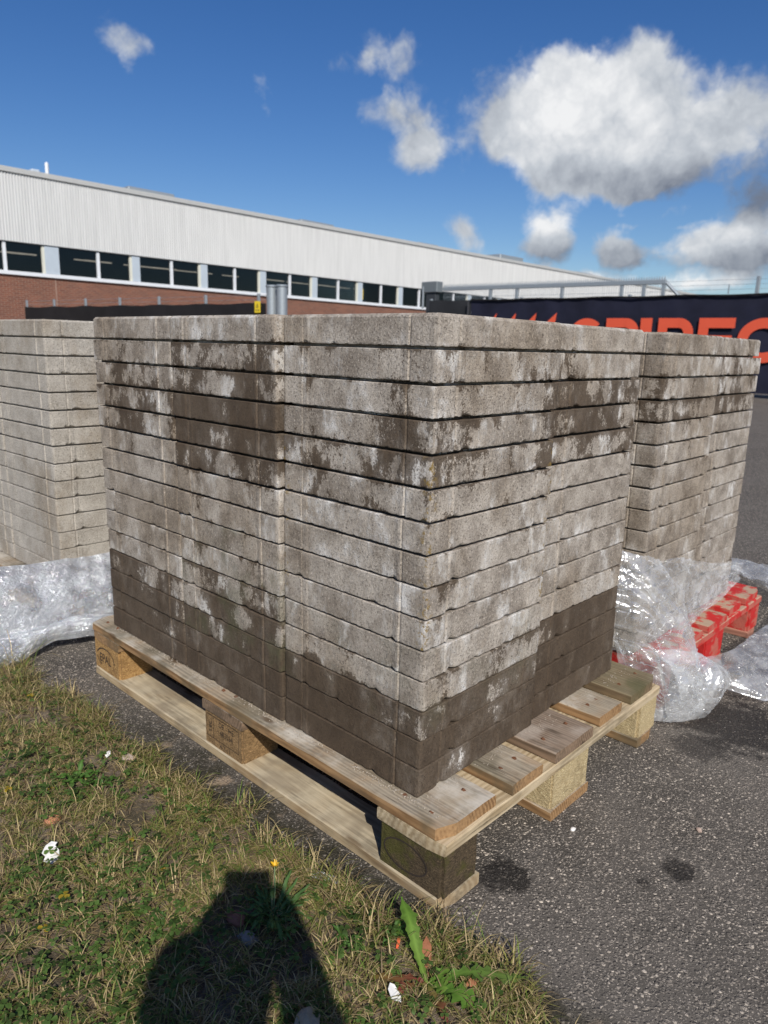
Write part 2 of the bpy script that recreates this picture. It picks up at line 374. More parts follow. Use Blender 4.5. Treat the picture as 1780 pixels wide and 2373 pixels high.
def red_mat():
    m = Mat('red_paint_wood'); ov = m.objvec(13.0)
    fib = m.noise(m.mapping(ov, scale=(1, 22, 22)), 7.0, 6, .65)
    wear = m.math('ADD', m.noise(ov, 19.0, 5, .65), m.math('MULTIPLY', fib, .35))
    nz = m.sep(m.N.new('ShaderNodeNewGeometry').outputs['Normal'])[2]
    w = m.math('MULTIPLY', m.step(wear, .63, .73), m.step(nz, .2, .8, .35, 1.0))
    base = m.mix(fib, (.56, .030, .026), (.36, .016, .015))
    col = m.mix(w, base, m.mix(fib, (.48, .36, .26), (.30, .2, .13)))
    m.P(Base_Color=col, Roughness=.82, Normal=m.bump(fib, .7, .002)); m.p.inputs['Specular IOR Level'].default_value = .25; return m.m
W_RED = red_mat()
W_REDB = wood_mat('bare_pink_wood', (.42, .20, .14), (.29, .13, .09), ring=45.0, knots=False)

# ------------------------------------------------------------------ ground: asphalt
def asphalt_mat():
    m = Mat('asphalt'); p = m.pos(); x, y, z = m.sep(p)[0:3]
    wob = m.vmath('ADD', p, m.vmath('MULTIPLY', m.vmath('SUBTRACT', m.noise(p, 90, 2, .5, col=True), (.5, .5, .5)), (.008, .008, .0)))
    n1 = m.N.new('ShaderNodeTexVoronoi'); m.set(n1.inputs['Vector'], wob); n1.inputs['Scale'].default_value = 185.0
    n2 = m.N.new('ShaderNodeTexVoronoi'); m.set(n2.inputs['Vector'], wob); n2.inputs['Scale'].default_value = 400.0
    c1 = m.sep(n1.outputs['Color']); c2 = m.sep(n2.outputs['Color'])
    big = m.noise(p, 1.7, 5, .6); mid = m.noise(p, 13.0, 5, .65)
    base = m.mix(m.step(mid, .3, .7), (.034, .032, .029), (.066, .061, .056))
    s1 = m.math('MULTIPLY', m.step(c1[0], .30, .38), m.step(n1.outputs['Distance'], .58, .40))
    s2 = m.math('MULTIPLY', m.step(c2[0], .34, .42), m.step(n2.outputs['Distance'], .60, .42))
    tone1 = m.ramp(c1[1], [(0, (.065, .061, .056)), (.5, (.13, .12, .108)), (.80, (.26, .235, .205)), (1, (.58, .53, .46))])
    tone2 = m.ramp(c2[1], [(0, (.06, .056, .052)), (.55, (.125, .116, .105)), (1, (.46, .42, .37))])
    col = m.mix(s2, base, tone2); col = m.mix(s1, col, tone1)
    col = m.mix(m.math('MULTIPLY', m.step(big, .35, .7), .42), col, (.165, .155, .142))
    # oil / water marks
    def spot(cx, cy, r, amt, seedscale=22.0):
        dx = m.math('SUBTRACT', x, cx); dy = m.math('SUBTRACT', y, cy)
        d = m.math('SQRT', m.math('ADD', m.math('MULTIPLY', dx, dx), m.math('MULTIPLY', dy, dy)))
        d = m.math('ADD', m.math('DIVIDE', d, r), m.math('MULTIPLY', m.math('SUBTRACT', m.noise(p, seedscale, 4, .65), .5), 1.9))
        return m.math('MULTIPLY', m.step(d, 1.0, .55), amt)
    wet = spot(.145, -.02, .055, .8)
    for a in ((.375, -.225, .034, .8), (.30, -.195, .014, .6), (-.055, -.165, .07, .6), (.98, -.13, .17, .8), (.82, -.10, .08, .6)):
        wet = m.math('MAXIMUM', wet, spot(*a))
    # mossy, silty strip along the lawn edge
    strip = m.math('MULTIPLY', m.step(m.math('ADD', x, m.math('MULTIPLY', m.math('SUBTRACT', m.noise(p, 9, 4, .6), .5), .12)), .03, -.03), m.step(y, 1.25, .5))
    col = m.mix(m.math('MULTIPLY', strip, m.step(m.noise(p, 16, 5, .65), .38, .55, .45, .9)), col, (.028, .027, .018))
    sand = m.math('MULTIPLY', strip, m.step(m.noise(p, 12.5, 5, .6), .56, .66))
    col = m.mix(m.math('MULTIPLY', sand, .75), col, m.mix(m.noise(p, 420, 2, .6), (.20, .155, .11), (.36, .29, .22)))
    col = m.mix(wet, col, m.mix(.5, m.mix(1.0, col, (.2, .2, .2), 'MULTIPLY'), (.012, .011, .011)))
    col = m.mix(1.0, col, (1.17, 1.11, 1.035), 'MULTIPLY')
    h = m.math('ADD', m.math('MULTIPLY', s1, m.math('SUBTRACT', .75, n1.outputs['Distance'])), m.math('MULTIPLY', m.math('MULTIPLY', s2, m.math('SUBTRACT', .6, n2.outputs['Distance'])), .5))
    h = m.math('ADD', h, m.math('MULTIPLY', m.noise(p, 260, 3, .6), .5))
    m.P(Base_Color=col, Roughness=m.math('SUBTRACT', .86, m.math('MULTIPLY', wet, .25)), Normal=m.bump(h, .9, .0035))
    m.p.inputs['Specular IOR Level'].default_value = .18
    return m.m
ASPH = asphalt_mat()
g = mesh('ground', [(-250, -250, 0), (350, -250, 0), (350, 350, 0), (-250, 350, 0)], [(0, 1, 2, 3)], ASPH)
tag(g, 'dark speckled asphalt yard surface', kind='structure')

# lawn edge: x of the turf's rim for a given y
EDGE = [(-3.0, -.10), (-.30, -.085), (-.19, -.045), (-.15, -.012), (-.11, -.02), (-.034, -.012), (.03, -.045), (.09, -.06), (.15, -.065), (.25, -.078), (.30, -.083), (.35, -.094), (.404, -.085),
        (.515, -.102), (.60, -.105), (.665, -.107), (.744, -.088), (.834, -.106), (.957, -.10), (1.064, -.097), (1.185, -.13), (1.343, -.118), (1.425, -.128), (1.50, -.15), (1.75, -.3), (1.9, -.6)]
EY = np.array([e[0] for e in EDGE]); EX = np.array([e[1] for e in EDGE])
def rim(y): return float(np.interp(y, EY, EX))
def turf_h(x, y):
    d = rim(y) + .012*mnoise.noise(Vector((x*30, y*30, 3))) - x
    k = max(0.0, min(1.0, d/.07)); k = k*k*(3-2*k)
    return k*(.012 + .010*fbm(x*5, y*5, 1.0) + .005*fbm(x*28, y*28, 4.0)) + (.0005 if d > 0 else -.004)

def soil_mat():
    m = Mat('dry_soil'); p = m.pos()
    f = m.noise(p, 55, 6, .68); gr = m.noise(p, 330, 3, .7); b = m.noise(p, 6.0, 4, .6)
    col = m.mix(m.step(f, .3, .7), (.085, .064, .044), (.255, .20, .145))
    col = m.mix(m.step(gr, .60, .70), col, (.36, .29, .22))
    col = m.mix(m.math('MULTIPLY', m.step(b, .48, .62), .55), col, (.045, .046, .02))
    m.P(Base_Color=col, Roughness=.95, Normal=m.bump(m.math('ADD', f, gr), .9, .006)); m.p.inputs['Specular IOR Level'].default_value = .15
    return m.m
def build_turf():
    ys = np.concatenate([np.arange(-2.2, -.4, .12), np.arange(-.4, 1.75, .018), [1.8, 1.9]])
    us = np.concatenate([[-.0], np.arange(.012, .62, .018), np.arange(.65, 2.6, .15)])
    vs = []; fs = []
    for y in ys:
        for u in us:
            x = rim(y) + .015 - u; vs.append((x, y, turf_h(x, y)))
    n = len(us)
    for j in range(len(ys)-1):
        for i in range(n-1):
            a = j*n+i; fs.append((a, a+n, a+n+1, a+1))
    o = mesh('lawn_soil', vs, fs, soil_mat(), smooth=True)
    tag(o, 'bare dry soil of the lawn strip', kind='structure')
build_turf()

# ------------------------------------------------------------------ pallets
def board_mesh(L, W, T, seed, ch0=(0, 0), ch1=(0, 0), wob=.0012, nst=16):
    """plank along +x from 0 to L, y 0..W, z 0..T; ch0/ch1: corner cuts (at y=0, y=W) on each end"""
    rnd = random.Random(seed); b = .0022
    cut = .036
    ycols = [0, b, cut, W/2, W-cut, W-b, W]
    prof = [(0, b), (b, 0), (cut, 0), (W/2, 0), (W-cut, 0), (W-b, 0), (W, b), (W, T-b), (W-b, T), (W-cut, T), (W/2, T), (cut, T), (b, T), (0, T-b)]
    n = len(prof); vs = []; fs = []
    ph = rnd.random()*50
    for i in range(nst+1):
        t = i/nst
        for (y, z) in prof:
            x = t*L
            if i == 0:
                c = ch0[0]*max(0, 1-y/cut) + ch0[1]*max(0, 1-(W-y)/cut); x += c
            elif i == nst:
                c = ch1[0]*max(0, 1-y/cut) + ch1[1]*max(0, 1-(W-y)/cut); x -= c
            elif i in (1, nst-1):
                x = .045 if i == 1 else L-.045
            yy = y + wob*1.4*mnoise.noise(Vector((x*7+ph, 3.0 if y < W/2 else 9.0, z*40)))
            zz = z + (wob*mnoise.noise(Vector((x*9+ph, y*30, 5.0))) if z > T/2 else 0)
            if z > T/2 and (y < b*1.5 or y > W-b*1.5): zz -= max(0, .003*mnoise.noise(Vector((x*25+ph, y*3, 1))))
            vs.append((x, yy, zz))
    for i in range(nst):
        for k in range(n):
            fs.append((i*n+k, i*n+(k+1) % n, (i+1)*n+(k+1) % n, (i+1)*n+k))
    # end caps as strips
    def cap(o, flip):
        q = []
        m_ = [13, 12, 11, 10, 9, 8, 7]; l_ = [0, 1, 2, 3, 4, 5, 6]
        for a in range(6):
            f = (o+l_[a], o+m_[a], o+m_[a+1], o+l_[a+1]); q.append(f[::-1] if flip else f)
        return q
    fs += cap(0, True) + cap(nst*n, False)
    fs = [f[::-1] for f in fs]
    return vs, fs

def place(o, M): o.matrix_local = M; return o
def ymat(x0, y0, z0):
    """plank running along +y: local x -> world y, local y -> world x (kept right-handed by flipping)"""
    return Matrix(((0, 1, 0, x0), (1, 0, 0, y0), (0, 0, 1, z0), (0, 0, 0, 1)))

def block_mesh(lo, hi, seed, rr=.006, amp=.0012):
    bm = bmesh.new(); bmesh.ops.create_cube(bm, size=1.0)
    for v in bm.verts: v.co = Vector([(lo[i]+hi[i])/2 + v.co[i]*(hi[i]-lo[i]) for i in range(3)])
    ve = [e for e in bm.edges if abs(e.verts[0].co.z-e.verts[1].co.z) > .01]
    bmesh.ops.bevel(bm, geom=ve, offset=rr, segments=2, affect='EDGES')
    bmesh.ops.subdivide_edges(bm, edges=[e for e in bm.edges if e.calc_length() > .03], cuts=5, use_grid_fill=True)
    for v in bm.verts:
        p = v.co*60 + Vector((seed*3.1, 0, 0))
        if lo[2]+.001 < v.co.z < hi[2]-.001 or True:
            v.co += Vector((mnoise.noise(p), mnoise.noise(p+Vector((9, 0, 0))), 0))*amp
    bmesh.ops.triangulate(bm, faces=[f for f in bm.faces if len(f.verts) > 4])
    bm.verts.ensure_lookup_table()
    r = ([v.co.copy() for v in bm.verts], [[v.index for v in f.verts] for f in bm.faces]); bm.free(); return r

DECK_Y = [(0, .145), (.186, .100), (.3275, .145), (.514, .100), (.655, .145)]   # across the 0.8 m side (x)
def make_pallet(name, loc, rz, label, mats, seed, stamps=False, deck_mats=None):
    root = empty(name, loc, rz); tag(root, label, 'pallet', 'wooden pallets under the slab stacks')
    Lg, Wd = 1.2, .8
    # three bottom boards along y
    for i, (x0, w) in enumerate(((0, .1), (.3275, .145), (.7, .1))):
        ch = (.012, 0) if i == 0 else ((0, .012) if i == 2 else (0, 0))
        v, f = board_mesh(Lg, w, .022, seed+i, ch, ch)
        place(mesh('bottom_board', v, [q[::-1] for q in f], mats['bottom'][i], root), ymat(x0, 0, 0))
    blocks = {}
    for j, (y0, y1) in enumerate(((0, .145), (.5275, .6725), (1.055, 1.2))):
        for i, (x0, x1) in enumerate(((0, .1), (.3275, .4725), (.7, .8))):
            e = .003
            cx, cy = (x0+x1)/2, (y0+y1)/2
            v, f = block_mesh((x0+e-cx, y0+e-cy, 0), (x1-e-cx, y1-e-cy, .078), seed*7+i*3+j, .006 if (i != 1 and j != 1) else .004)
            b = mesh('block', v, f, mats['block'][j][i], root, smooth=False); b.location = (cx, cy, .022); blocks[(i, j)] = b
    for j, y0 in enumerate((0, .5275, 1.055)):
        v, f = board_mesh(Wd, .145, .022, seed+20+j, (.006, 0) if j == 0 else ((0, .006) if j == 2 else (0, 0)), (.006, 0) if j == 0 else ((0, .006) if j == 2 else (0, 0)))
        place(mesh('stringer_board', v, f, mats['stringer'][j], root), Matrix.Translation((0, y0, .1)))
    for i, (x0, w) in enumerate(DECK_Y):
        ch = (.014, 0) if i == 0 else ((0, .014) if i == 4 else (0, 0))
        v, f = board_mesh(Lg, w, .022, seed+40+i, ch, ch, wob=.0018)
        d = place(mesh('deck_board', v, [q[::-1] for q in f], (deck_mats or mats['deck'])[i], root), ymat(x0, 0, .122))
        d.location.y += (.006, .001, .000, .008, .006)[i]
        # nail heads, sub-parts of their board (board space: x along the board)
        for y in (.045, .105, .585, .625, 1.10, 1.155):
            for q in (.03, w-.03):
                nb = MB(); nb.tube([(y, q+random.uniform(-.006, .006), .0205), (y, q, .0226)], .0042, 8)
                if (stamps and (y < .09 or (y > 1.0 and i == 0) or (i == 0 and q < .04))): nb.build('nail_head', RUST, d)
    return root, blocks

def text_mesh(txt, size, mat, parent, M, name='stamp', extrude=0.0, xscale=1.0):
    cu = bpy.data.curves.new(name, 'FONT'); cu.body = txt; cu.size = size; cu.align_x = 'CENTER'; cu.align_y = 'CENTER'; cu.resolution_u = 3
    cu.extrude = extrude
    ob = bpy.data.objects.new(name, cu); COL.objects.link(ob)
    dg = bpy.context.evaluated_depsgraph_get(); me = bpy.data.meshes.new_from_object(ob.evaluated_get(dg))
    bpy.data.objects.remove(ob); bpy.data.curves.remove(cu)
    me.materials.clear(); me.materials.append(mat)
    o = bpy.data.objects.new(name, me); link(o, parent); o.matrix_local = M @ Matrix.Diagonal((xscale, 1, 1, 1)); return o

def facex(y, z, x=-.0009):
    """local frame on a face that looks to -x"""
    return Matrix(((0, 0, -1, x), (-1, 0, 0, y), (0, 1, 0, z), (0, 0, 0, 1)))

M1 = dict(bottom=[W_PALE, W_DECK, W_DECK], block=[[CHIP_D, CHIP_P, CHIP_P], [CHIP_G, CHIP, CHIP], [CHIP, CHIP, CHIP]],
          stringer=[W_STR, W_DECK2, W_DECK], deck=[W_DECK, W_DECK, W_DECK2, W_DECK, W_DARK])
pal, blk = make_pallet('wooden_pallet', (0, 0, 0), 0, 'worn bare wooden pallet with stamped blocks beside the grass, carrying the wet slab stack', M1, 3, True)
# stamps are parts of the blocks (block space: origin at block centre, z from its foot)
def ring_strip(parent, a, b, wd, arcs, M, name='stamp'):
    mb = MB()
    for t0, t1 in arcs:
        n = 24
        for k in range(n):
            ta, tb = t0+(t1-t0)*k/n, t0+(t1-t0)*(k+1)/n
            q = [(a*math.cos(ta), b*math.sin(ta), 0), ((a-wd)*math.cos(ta), (b-wd)*math.sin(ta), 0), ((a-wd)*math.cos(tb), (b-wd)*math.sin(tb), 0), (a*math.cos(tb), b*math.sin(tb), 0)]
            mb.add(q, [(0, 1, 2, 3)])
    o = mb.build(name, INK, parent); o.matrix_local = M; return o
XB = -.0485
b = blk[(0, 2)]
text_mesh('EPAL', .034, INK, b, facex(.006, .034, XB), xscale=.85)
ring_strip(b, .048, .027, .003, [(-.2, 2.9), (3.3, 4.2)], facex(.004, .038, XB))
b = blk[(0, 1)]
text_mesh('DE - HE', .0185, INK, b, facex(-.013, .058, XB), xscale=.9)
text_mesh('483034', .0175, INK, b, facex(-.013, .040, XB), xscale=.9)
text_mesh('4-7-11', .015, INK, b, facex(-.008, .0085, XB))
text_mesh('UIC', .016, INK, b, facex(.045, .045, XB) @ Matrix.Rotation(R(90), 4, 'Z'), xscale=1.0)
fr = MB()
for (y0, y1, z0, z1) in ((-.058, .060, .0695, .0708), (-.058, .060, .0185, .0198), (-.0580, -.0568, .0202, .0692), (.0588, .060, .0202, .0692), (.033, .0342, .0202, .0692)):
    fr.add([(XB, y0, z0), (XB, y1, z0), (XB, y1, z1), (XB, y0, z1)], [(0, 3, 2, 1)])
fr.build('stamp_frame', INK, b)
b = blk[(0, 0)]
ring_strip(b, .048, .027, .0028, [(0, 6.28)], facex(.008, .038, XB))

# red pallet under the further stack
M2 = dict(bottom=[W_REDB]*3, block=[[W_RED]*3, [W_REDB]*3, [W_REDB]*3], stringer=[W_RED]*3, deck=[W_RED]*5)
pal2, _ = make_pallet('wooden_pallet', (.885, .042, 0), 0, 'red painted wooden pallet half covered by loose clear film', M2, 60)
M3 = dict(bottom=[W_PALE]*3, block=[[CHIP]*3]*3, stringer=[W_DECK]*3, deck=[W_DECK]*5)
pal3, _ = make_pallet('wooden_pallet', (.02, 1.50, 0), R(1.81), 'bare wooden pallet under the pale dry slab stack, film draped on its end', M3, 90)

# ------------------------------------------------------------------ slabs
S = .350
def slab_mesh(slot, seed, tch=.0016):
    rnd = random.Random(seed); hs = S/2 - .0012; n = 52
    per = []
    ts = sorted(set([0.0, .006, .050, .053, .056, .066, .070, .280, .284, .294, .297, .300, .344] + [round(i*S/n, 4) for i in range(n)]))
    ts = [t for t in ts if t < S-.001]
    # drop near-duplicates
    q = [ts[0]]
    for t in ts[1:]:
        if t-q[-1] > .0022: q.append(t)
    ts = q
    chips = [(side, .055+.03*rnd.random(), .008+.008*rnd.random(), .3+.7*rnd.random()) for side in (0, 2)] + [(rnd.randrange(4), rnd.random()*S, .005+.009*rnd.random(), .7*rnd.random()) for _ in range(9)]
    for side in range(4):
        for t in ts:
            out = 0.0
            if .0545 <= t <= .0665 or .2835 <= t <= .2955: out = .0009
            elif .0525 <= t < .0545 or .2955 < t <= .2975: out = -.0014
            c = 0.0
            for (sd, tc_, w, a) in chips:
                if sd == side: c = max(c, a*max(0, 1-abs(t-tc_)/w))
            per.append((side, t, out, c))
    corner = .004
    def P(side, t, out, inset):
        d = hs + out - inset; a = -hs + t*(2*hs/S)
        a = max(-hs+inset, min(hs-inset, a))
        if side == 0: return (a, -d)
        if side == 1: return (d, a)
        if side == 2: return (-a, d)
        return (-d, -a)
    rows = []
    N_ = len(per)
    for ring in range(6):
        row = []
        for (side, t, out, c) in per:
            jit = mnoise.noise(Vector((t*120+seed*7, side*11.0, ring*3.0)))
            jit2 = mnoise.noise(Vector((t*40+seed*7, side*11.0, 50)))
            cr = .0012 if (t < .003) else 0.0
            if ring == 0: x, y = P(side, t, 0, .013); z = 0.0
            elif ring == 1: x, y = P(side, t, 0, .013); z = slot*.9
            elif ring == 2:
                x, y = P(side, t, out, .0003+max(0, jit)*.0012+c*.006+cr); z = slot + max(0, jit)*.0020 + abs(jit2)*.0010 + c*.004
            elif ring == 3:
                x, y = P(side, t, out, cr+jit*.0003+c*.0015); z = slot+.0018+c*.009
            elif ring == 4: x, y = P(side, t, out, cr+jit*.0003); z = H-tch+jit*.0004
            else: x, y = P(side, t, 0, tch*.9+cr+max(0, -jit)*.0012); z = H-.0003
            row.append((x, y, z))
        rows.append(row)
    vs = [v for r in rows for v in r]; fs = []
    for r in range(5):
        for k in range(N_):
            fs.append((r*N_+k, r*N_+(k+1) % N_, (r+1)*N_+(k+1) % N_, (r+1)*N_+k))
    fs.append(tuple(range(N_))[::-1]); fs.append(tuple(5*N_+k for k in range(N_)))
    me = bpy.data.meshes.new('paving_slab'); me.from_pydata(vs, [], fs); me.update()
    return me
SLABS = {}
for si, slot in enumerate((.0047, .0034, .0021, .0048)):
    SLABS[si] = [slab_mesh(slot, 10*si+k, .0055 if si == 3 else .0015) for k in range(4)]
SLABS_L = {}
for k, L_ in SLABS.items():
    SLABS_L[k] = []
    for me in L_:
        m2 = me.copy(); m2.materials.append(CONC_L); SLABS_L[k].append(m2)
        me.materials.append(CONC)
ORD = ['bottom', 'second', 'third', 'fourth', 'fifth', 'sixth', 'seventh', 'eighth', 'ninth', 'tenth', 'eleventh', 'twelfth', 'thirteenth', 'fourteenth', 'topmost']

def stack(origin, rz, cols, damp_fn, meshes, stackname, group, xoff, ny=3, extra=None, seed=1):
    """cols names: (ix, iy) -> words.  layer index counts down from the top (0..14)"""
    rnd = random.Random(seed); M0 = Matrix.Translation(origin) @ Matrix.Rotation(rz, 4, 'Z')
    for li in range(15):
        lay = 14-li
        for ix in range(2):
            for iy in range(ny):
                si = 3 if li == 0 else (0 if li < 7 else (1 if li < 11 else 2))
                me = meshes[si][rnd.randrange(4)]
                o = bpy.data.objects.new('paving_slab', me); COL.objects.link(o)
                dx, dy, dz = xoff(ix, iy, li)
                jx, jy = rnd.uniform(-.0016, .0016), rnd.uniform(-.0016, .0016)
                loc = M0 @ Vector((S/2 + ix*(S+.0008) + dx + jx, S/2 + iy*(S+.0015) + dy + jy, lay*H + dz))
                o.location = loc; o.rotation_euler = (0, 0, rz + R(rnd.uniform(-.25, .25)))
                d = damp_fn(ix, iy, li); o['damp'] = float(d)
                o['algae'] = 0.0; o['lichen'] = 0.0
                if extra: extra(o, ix, iy, li)
                look = 'damp brown' if d > .62 else ('patchy damp' if d > .3 else 'dry grey')
                tag(o, f'{look} concrete slab, {ORD[lay]} layer, {cols[(ix, iy)]}, {stackname}', 'slab', group, 'thing')

KX, KY = .0359, .087
# damp[column][layer]  columns: near corner, middle and end of the grass side, asphalt-side second
D_K = [.18, .28, .34, .42, .48, .38, .20, .20, .20, .22, .24, .38, .70, .86, .94]
D_M = [.24, .46, .58, .84, .64, .54, .30, .24, .20, .28, .42, .55, .76, .88, .96]
D_L = [.20, .36, .52, .56, .52, .16, .12, .14, .12, .14, .26, .64, .78, .86, .94]
D_S = [.20, .42, .56, .58, .52, .22, .14, .12, .12, .12, .16, .70, .82, .88, .92]
def damp1(ix, iy, li):
    if ix == 0: return (D_K, D_M, D_L)[iy][li]
    return (D_S, D_M, D_L)[iy][li]
def off1(ix, iy, li):
    up = (14-li)/14.0
    dx = -.004 - .013*up if (ix == 0 and iy > 0) else 0.0
    if iy == 2: dx += .003*up
    dz = 0.0
    return (dx + (0.009 if ix else 0), .012*ix + .003*up*ix, dz)
def extra1(o, ix, iy, li):
    if (ix, iy) == (0, 0) and 4 <= li <= 9: o['lichen'] = .9
    if (ix, iy) == (0, 1) and 8 <= li <= 12: o['algae'] = .9
    if (ix, iy) == (0, 0) and 10 <= li <= 12: o['algae'] = .35
C1 = {(0, 0): 'corner column between grass and asphalt', (0, 1): 'middle column facing the grass', (0, 2): 'end column facing the grass',
      (1, 0): 'asphalt-side column by the red pallet', (1, 1): 'inner middle column', (1, 2): 'inner far column'}
stack((KX, KY, .1442), 0, C1, damp1, SLABS, 'wet stack', 'concrete slabs of the wet stack', off1, extra=extra1, seed=5)

D_R = [.20, .32, .42, .50, .30, .20, .16, .14, .12, .12, .12, .12, .2, .3, .4]
D_R2 = [.28, .34, .46, .60, .26, .14, .12, .12, .12, .12, .12, .12, .2, .3, .4]
C2 = {(0, 0): 'corner column beside the wet stack', (1, 0): 'outer front column', (0, 1): 'middle column beside the wet stack', (1, 1): 'outer middle column', (0, 2): 'rear column beside the wet stack', (1, 2): 'outer rear column'}
stack((.871, .1012, .1442), R(.23), C2, lambda ix, iy, li: (D_R2 if ix else D_R)[li], SLABS, 'stack on red pallet', 'concrete slabs of the stack on the red pallet',
      lambda ix, iy, li: ((.012 if ix else 0), (.014 if ix else 0)-.006*((li*5) % 3)*ix*.3, 0), seed=9)
C3 = {(0, 0): 'corner column above the film', (1, 0): 'second column above the film', (0, 1): 'grass-side middle column', (1, 1): 'inner middle column', (0, 2): 'grass-side far column', (1, 2): 'inner far column'}
stack((.0737, 1.5538, .1442), R(1.81), C3, lambda ix, iy, li: .05, SLABS_L, 'pale dry stack', 'concrete slabs of the pale dry stack', lambda ix, iy, li: (0, 0, 0), seed=13)

# grit on the pallet deck
def rocklets(name, pts, sizes, mat, parent=None, seed=0):
    rnd = random.Random(seed); mb = MB()
    base = [(1, 0, 0), (-1, 0, 0), (0, 1, 0), (0, -1, 0), (0, 0, 1), (0, 0, -1)]
    fc = [(0, 2, 4), (2, 1, 4), (1, 3, 4), (3, 0, 4), (2, 0, 5), (1, 2, 5), (3, 1, 5), (0, 3, 5)]
    for (x, y, z), s in zip(pts, sizes):
        M = Euler((rnd.random()*6, rnd.random()*6, rnd.random()*6)).to_matrix()
        vs = []
        for b_ in base:
            v = M @ (Vector(b_)*s*rnd.uniform(.55, 1.1)); v.z *= .75
            vs.append((x+v.x, y+v.y, z+v.z+s*.35))
        mb.add(vs, fc)
    return mb.build(name, mat, parent)
GRIT = simple('grit', (.36, .31, .25), .95, 0, 500, .6)
pts, sz = [], []
rnd = random.Random(4)
for _ in range(900):
    y = rnd.uniform(.03, 1.12)
    if mnoise.noise(Vector((y*9, 2, 0))) + rnd.random()*.6 < .12: continue
    x = .034 - abs(rnd.gauss(0, .008)); s = rnd.uniform(.0006, .0022)
    pts.append((x, y, .1442)); sz.append(s)
for _ in range(260):
    x = rnd.uniform(.03, .78); pts.append((x, .086-abs(rnd.gauss(0, .012)), .1442)) if any(a < x < a+w for a, w in DECK_Y) else None
    if len(pts) > len(sz): sz.append(rnd.uniform(.0006, .002))
tag(rocklets('grit', pts, sz, GRIT, seed=2), 'pale crumbs of grit along the foot of the wet slab stack', 'grit', kind='stuff')

# ------------------------------------------------------------------ factory building
FY = 30.1
def brick_mat():
    m = Mat('red_brick'); p = m.pos(); x, y, z = m.sep(p)[0:3]
    bt = m.N.new('ShaderNodeTexBrick'); m.set(bt.inputs['Vector'], m.comb(m.math('ADD', x, y), z, 0.0))
    bt.inputs['Scale'].default_value = 1.0; bt.inputs['Brick Width'].default_value = .24; bt.inputs['Row Height'].default_value = .075
    bt.inputs['Mortar Size'].default_value = .009; bt.inputs['Mortar Smooth'].default_value = .2; bt.inputs['Bias'].default_value = -.1
    bt.inputs['Color1'].default_value = (.22, .075, .043, 1); bt.inputs['Color2'].default_value = (.135, .046, .030, 1); bt.inputs['Mortar'].default_value = (.27, .19, .14, 1)
    col = m.mix(m.step(m.noise(p, .8, 5, .6), .3, .7), m.mix(.2, bt.outputs[0], (.1, .05, .035)), bt.outputs[0])
    m.P(Base_Color=col, Roughness=.9, Normal=m.bump(m.math('SUBTRACT', 1.0, bt.outputs['Fac']), .6, .008)); return m.m
BRICK = brick_mat()
def cladmat():
    m = Mat('white_metal_cladding'); p = m.pos(); z = m.sep(p)[2]
    st = m.noise(m.mapping(p, scale=(3.0, 1, .18)), 2.0, 5, .6)
    col = m.mix(m.step(st, .35, .72), (.59, .592, .58), (.52, .522, .512))
    m.P(Base_Color=col, Roughness=.55); m.p.inputs['Specular IOR Level'].default_value = .3; return m.m
CLAD = cladmat()
WHITE = simple('white_frame', (.70, .72, .74), .45, 0, 3, .08)
ALU = simple('light_panel', (.52, .58, .63), .42, .2, 3, .12)
GALV = simple('galvanised_steel', (.36, .395, .415), .5, .55, 20, .18)
TRIM = simple('grey_roof_trim', (.48, .48, .46), .5, .1, 4, .1)
DARKM = simple('dark_grey_metal', (.045, .05, .055), .55, .2)
def glass_mat():
    m = Mat('dark_window_glass'); m.N.remove(m.p)
    tr = m.N.new('ShaderNodeBsdfTransparent'); tr.inputs[0].default_value = (.55, .57, .57, 1)
    gl = m.N.new('ShaderNodeBsdfGlossy'); gl.inputs['Roughness'].default_value = .03; gl.inputs['Color'].default_value = (.8, .85, .9, 1)
    fr = m.N.new('ShaderNodeFresnel'); fr.inputs[0].default_value = 1.42
    mx = m.N.new('ShaderNodeMixShader'); m.L.new(fr.outputs[0], mx.inputs[0]); m.L.new(tr.outputs[0], mx.inputs[1]); m.L.new(gl.outputs[0], mx.inputs[2])
    m.L.new(mx.outputs[0], m.out.inputs[0]); return m.m
GLASS = glass_mat()
bld = empty('factory_building', (10, FY, 0)); tag(bld, 'long low factory with white ribbed cladding above a strip of dark windows and red brick', 'building')
X0, X1 = -14.0, 108.0; ZS, ZT, ZR = 3.34, 4.43, 7.0
def bpart(name, mb, mat, parent=None, smooth=False):
    o = mb.build(name, mat, parent or bld, smooth)
    if parent is None: o.matrix_parent_inverse = Matrix.Translation((-10, -FY, 0))
    return o
bpart('brick_wall', MB().box((X0, FY, -.2), (X1, FY+.35, 3.20)), BRICK)
bpart('roof', MB().box((X0, FY+.12, ZR-.16), (X1, FY+42, ZR-.05)), TRIM)
bpart('rear_wall', MB().box((X0, FY+41.6, -.2), (X1, FY+42, ZR-.16)).box((X0, FY+.36, -.2), (X0+.3, FY+41.6, ZR-.16)).box((X1-.3, FY+.36, -.2), (X1, FY+41.6, ZR-.16)), CLAD)
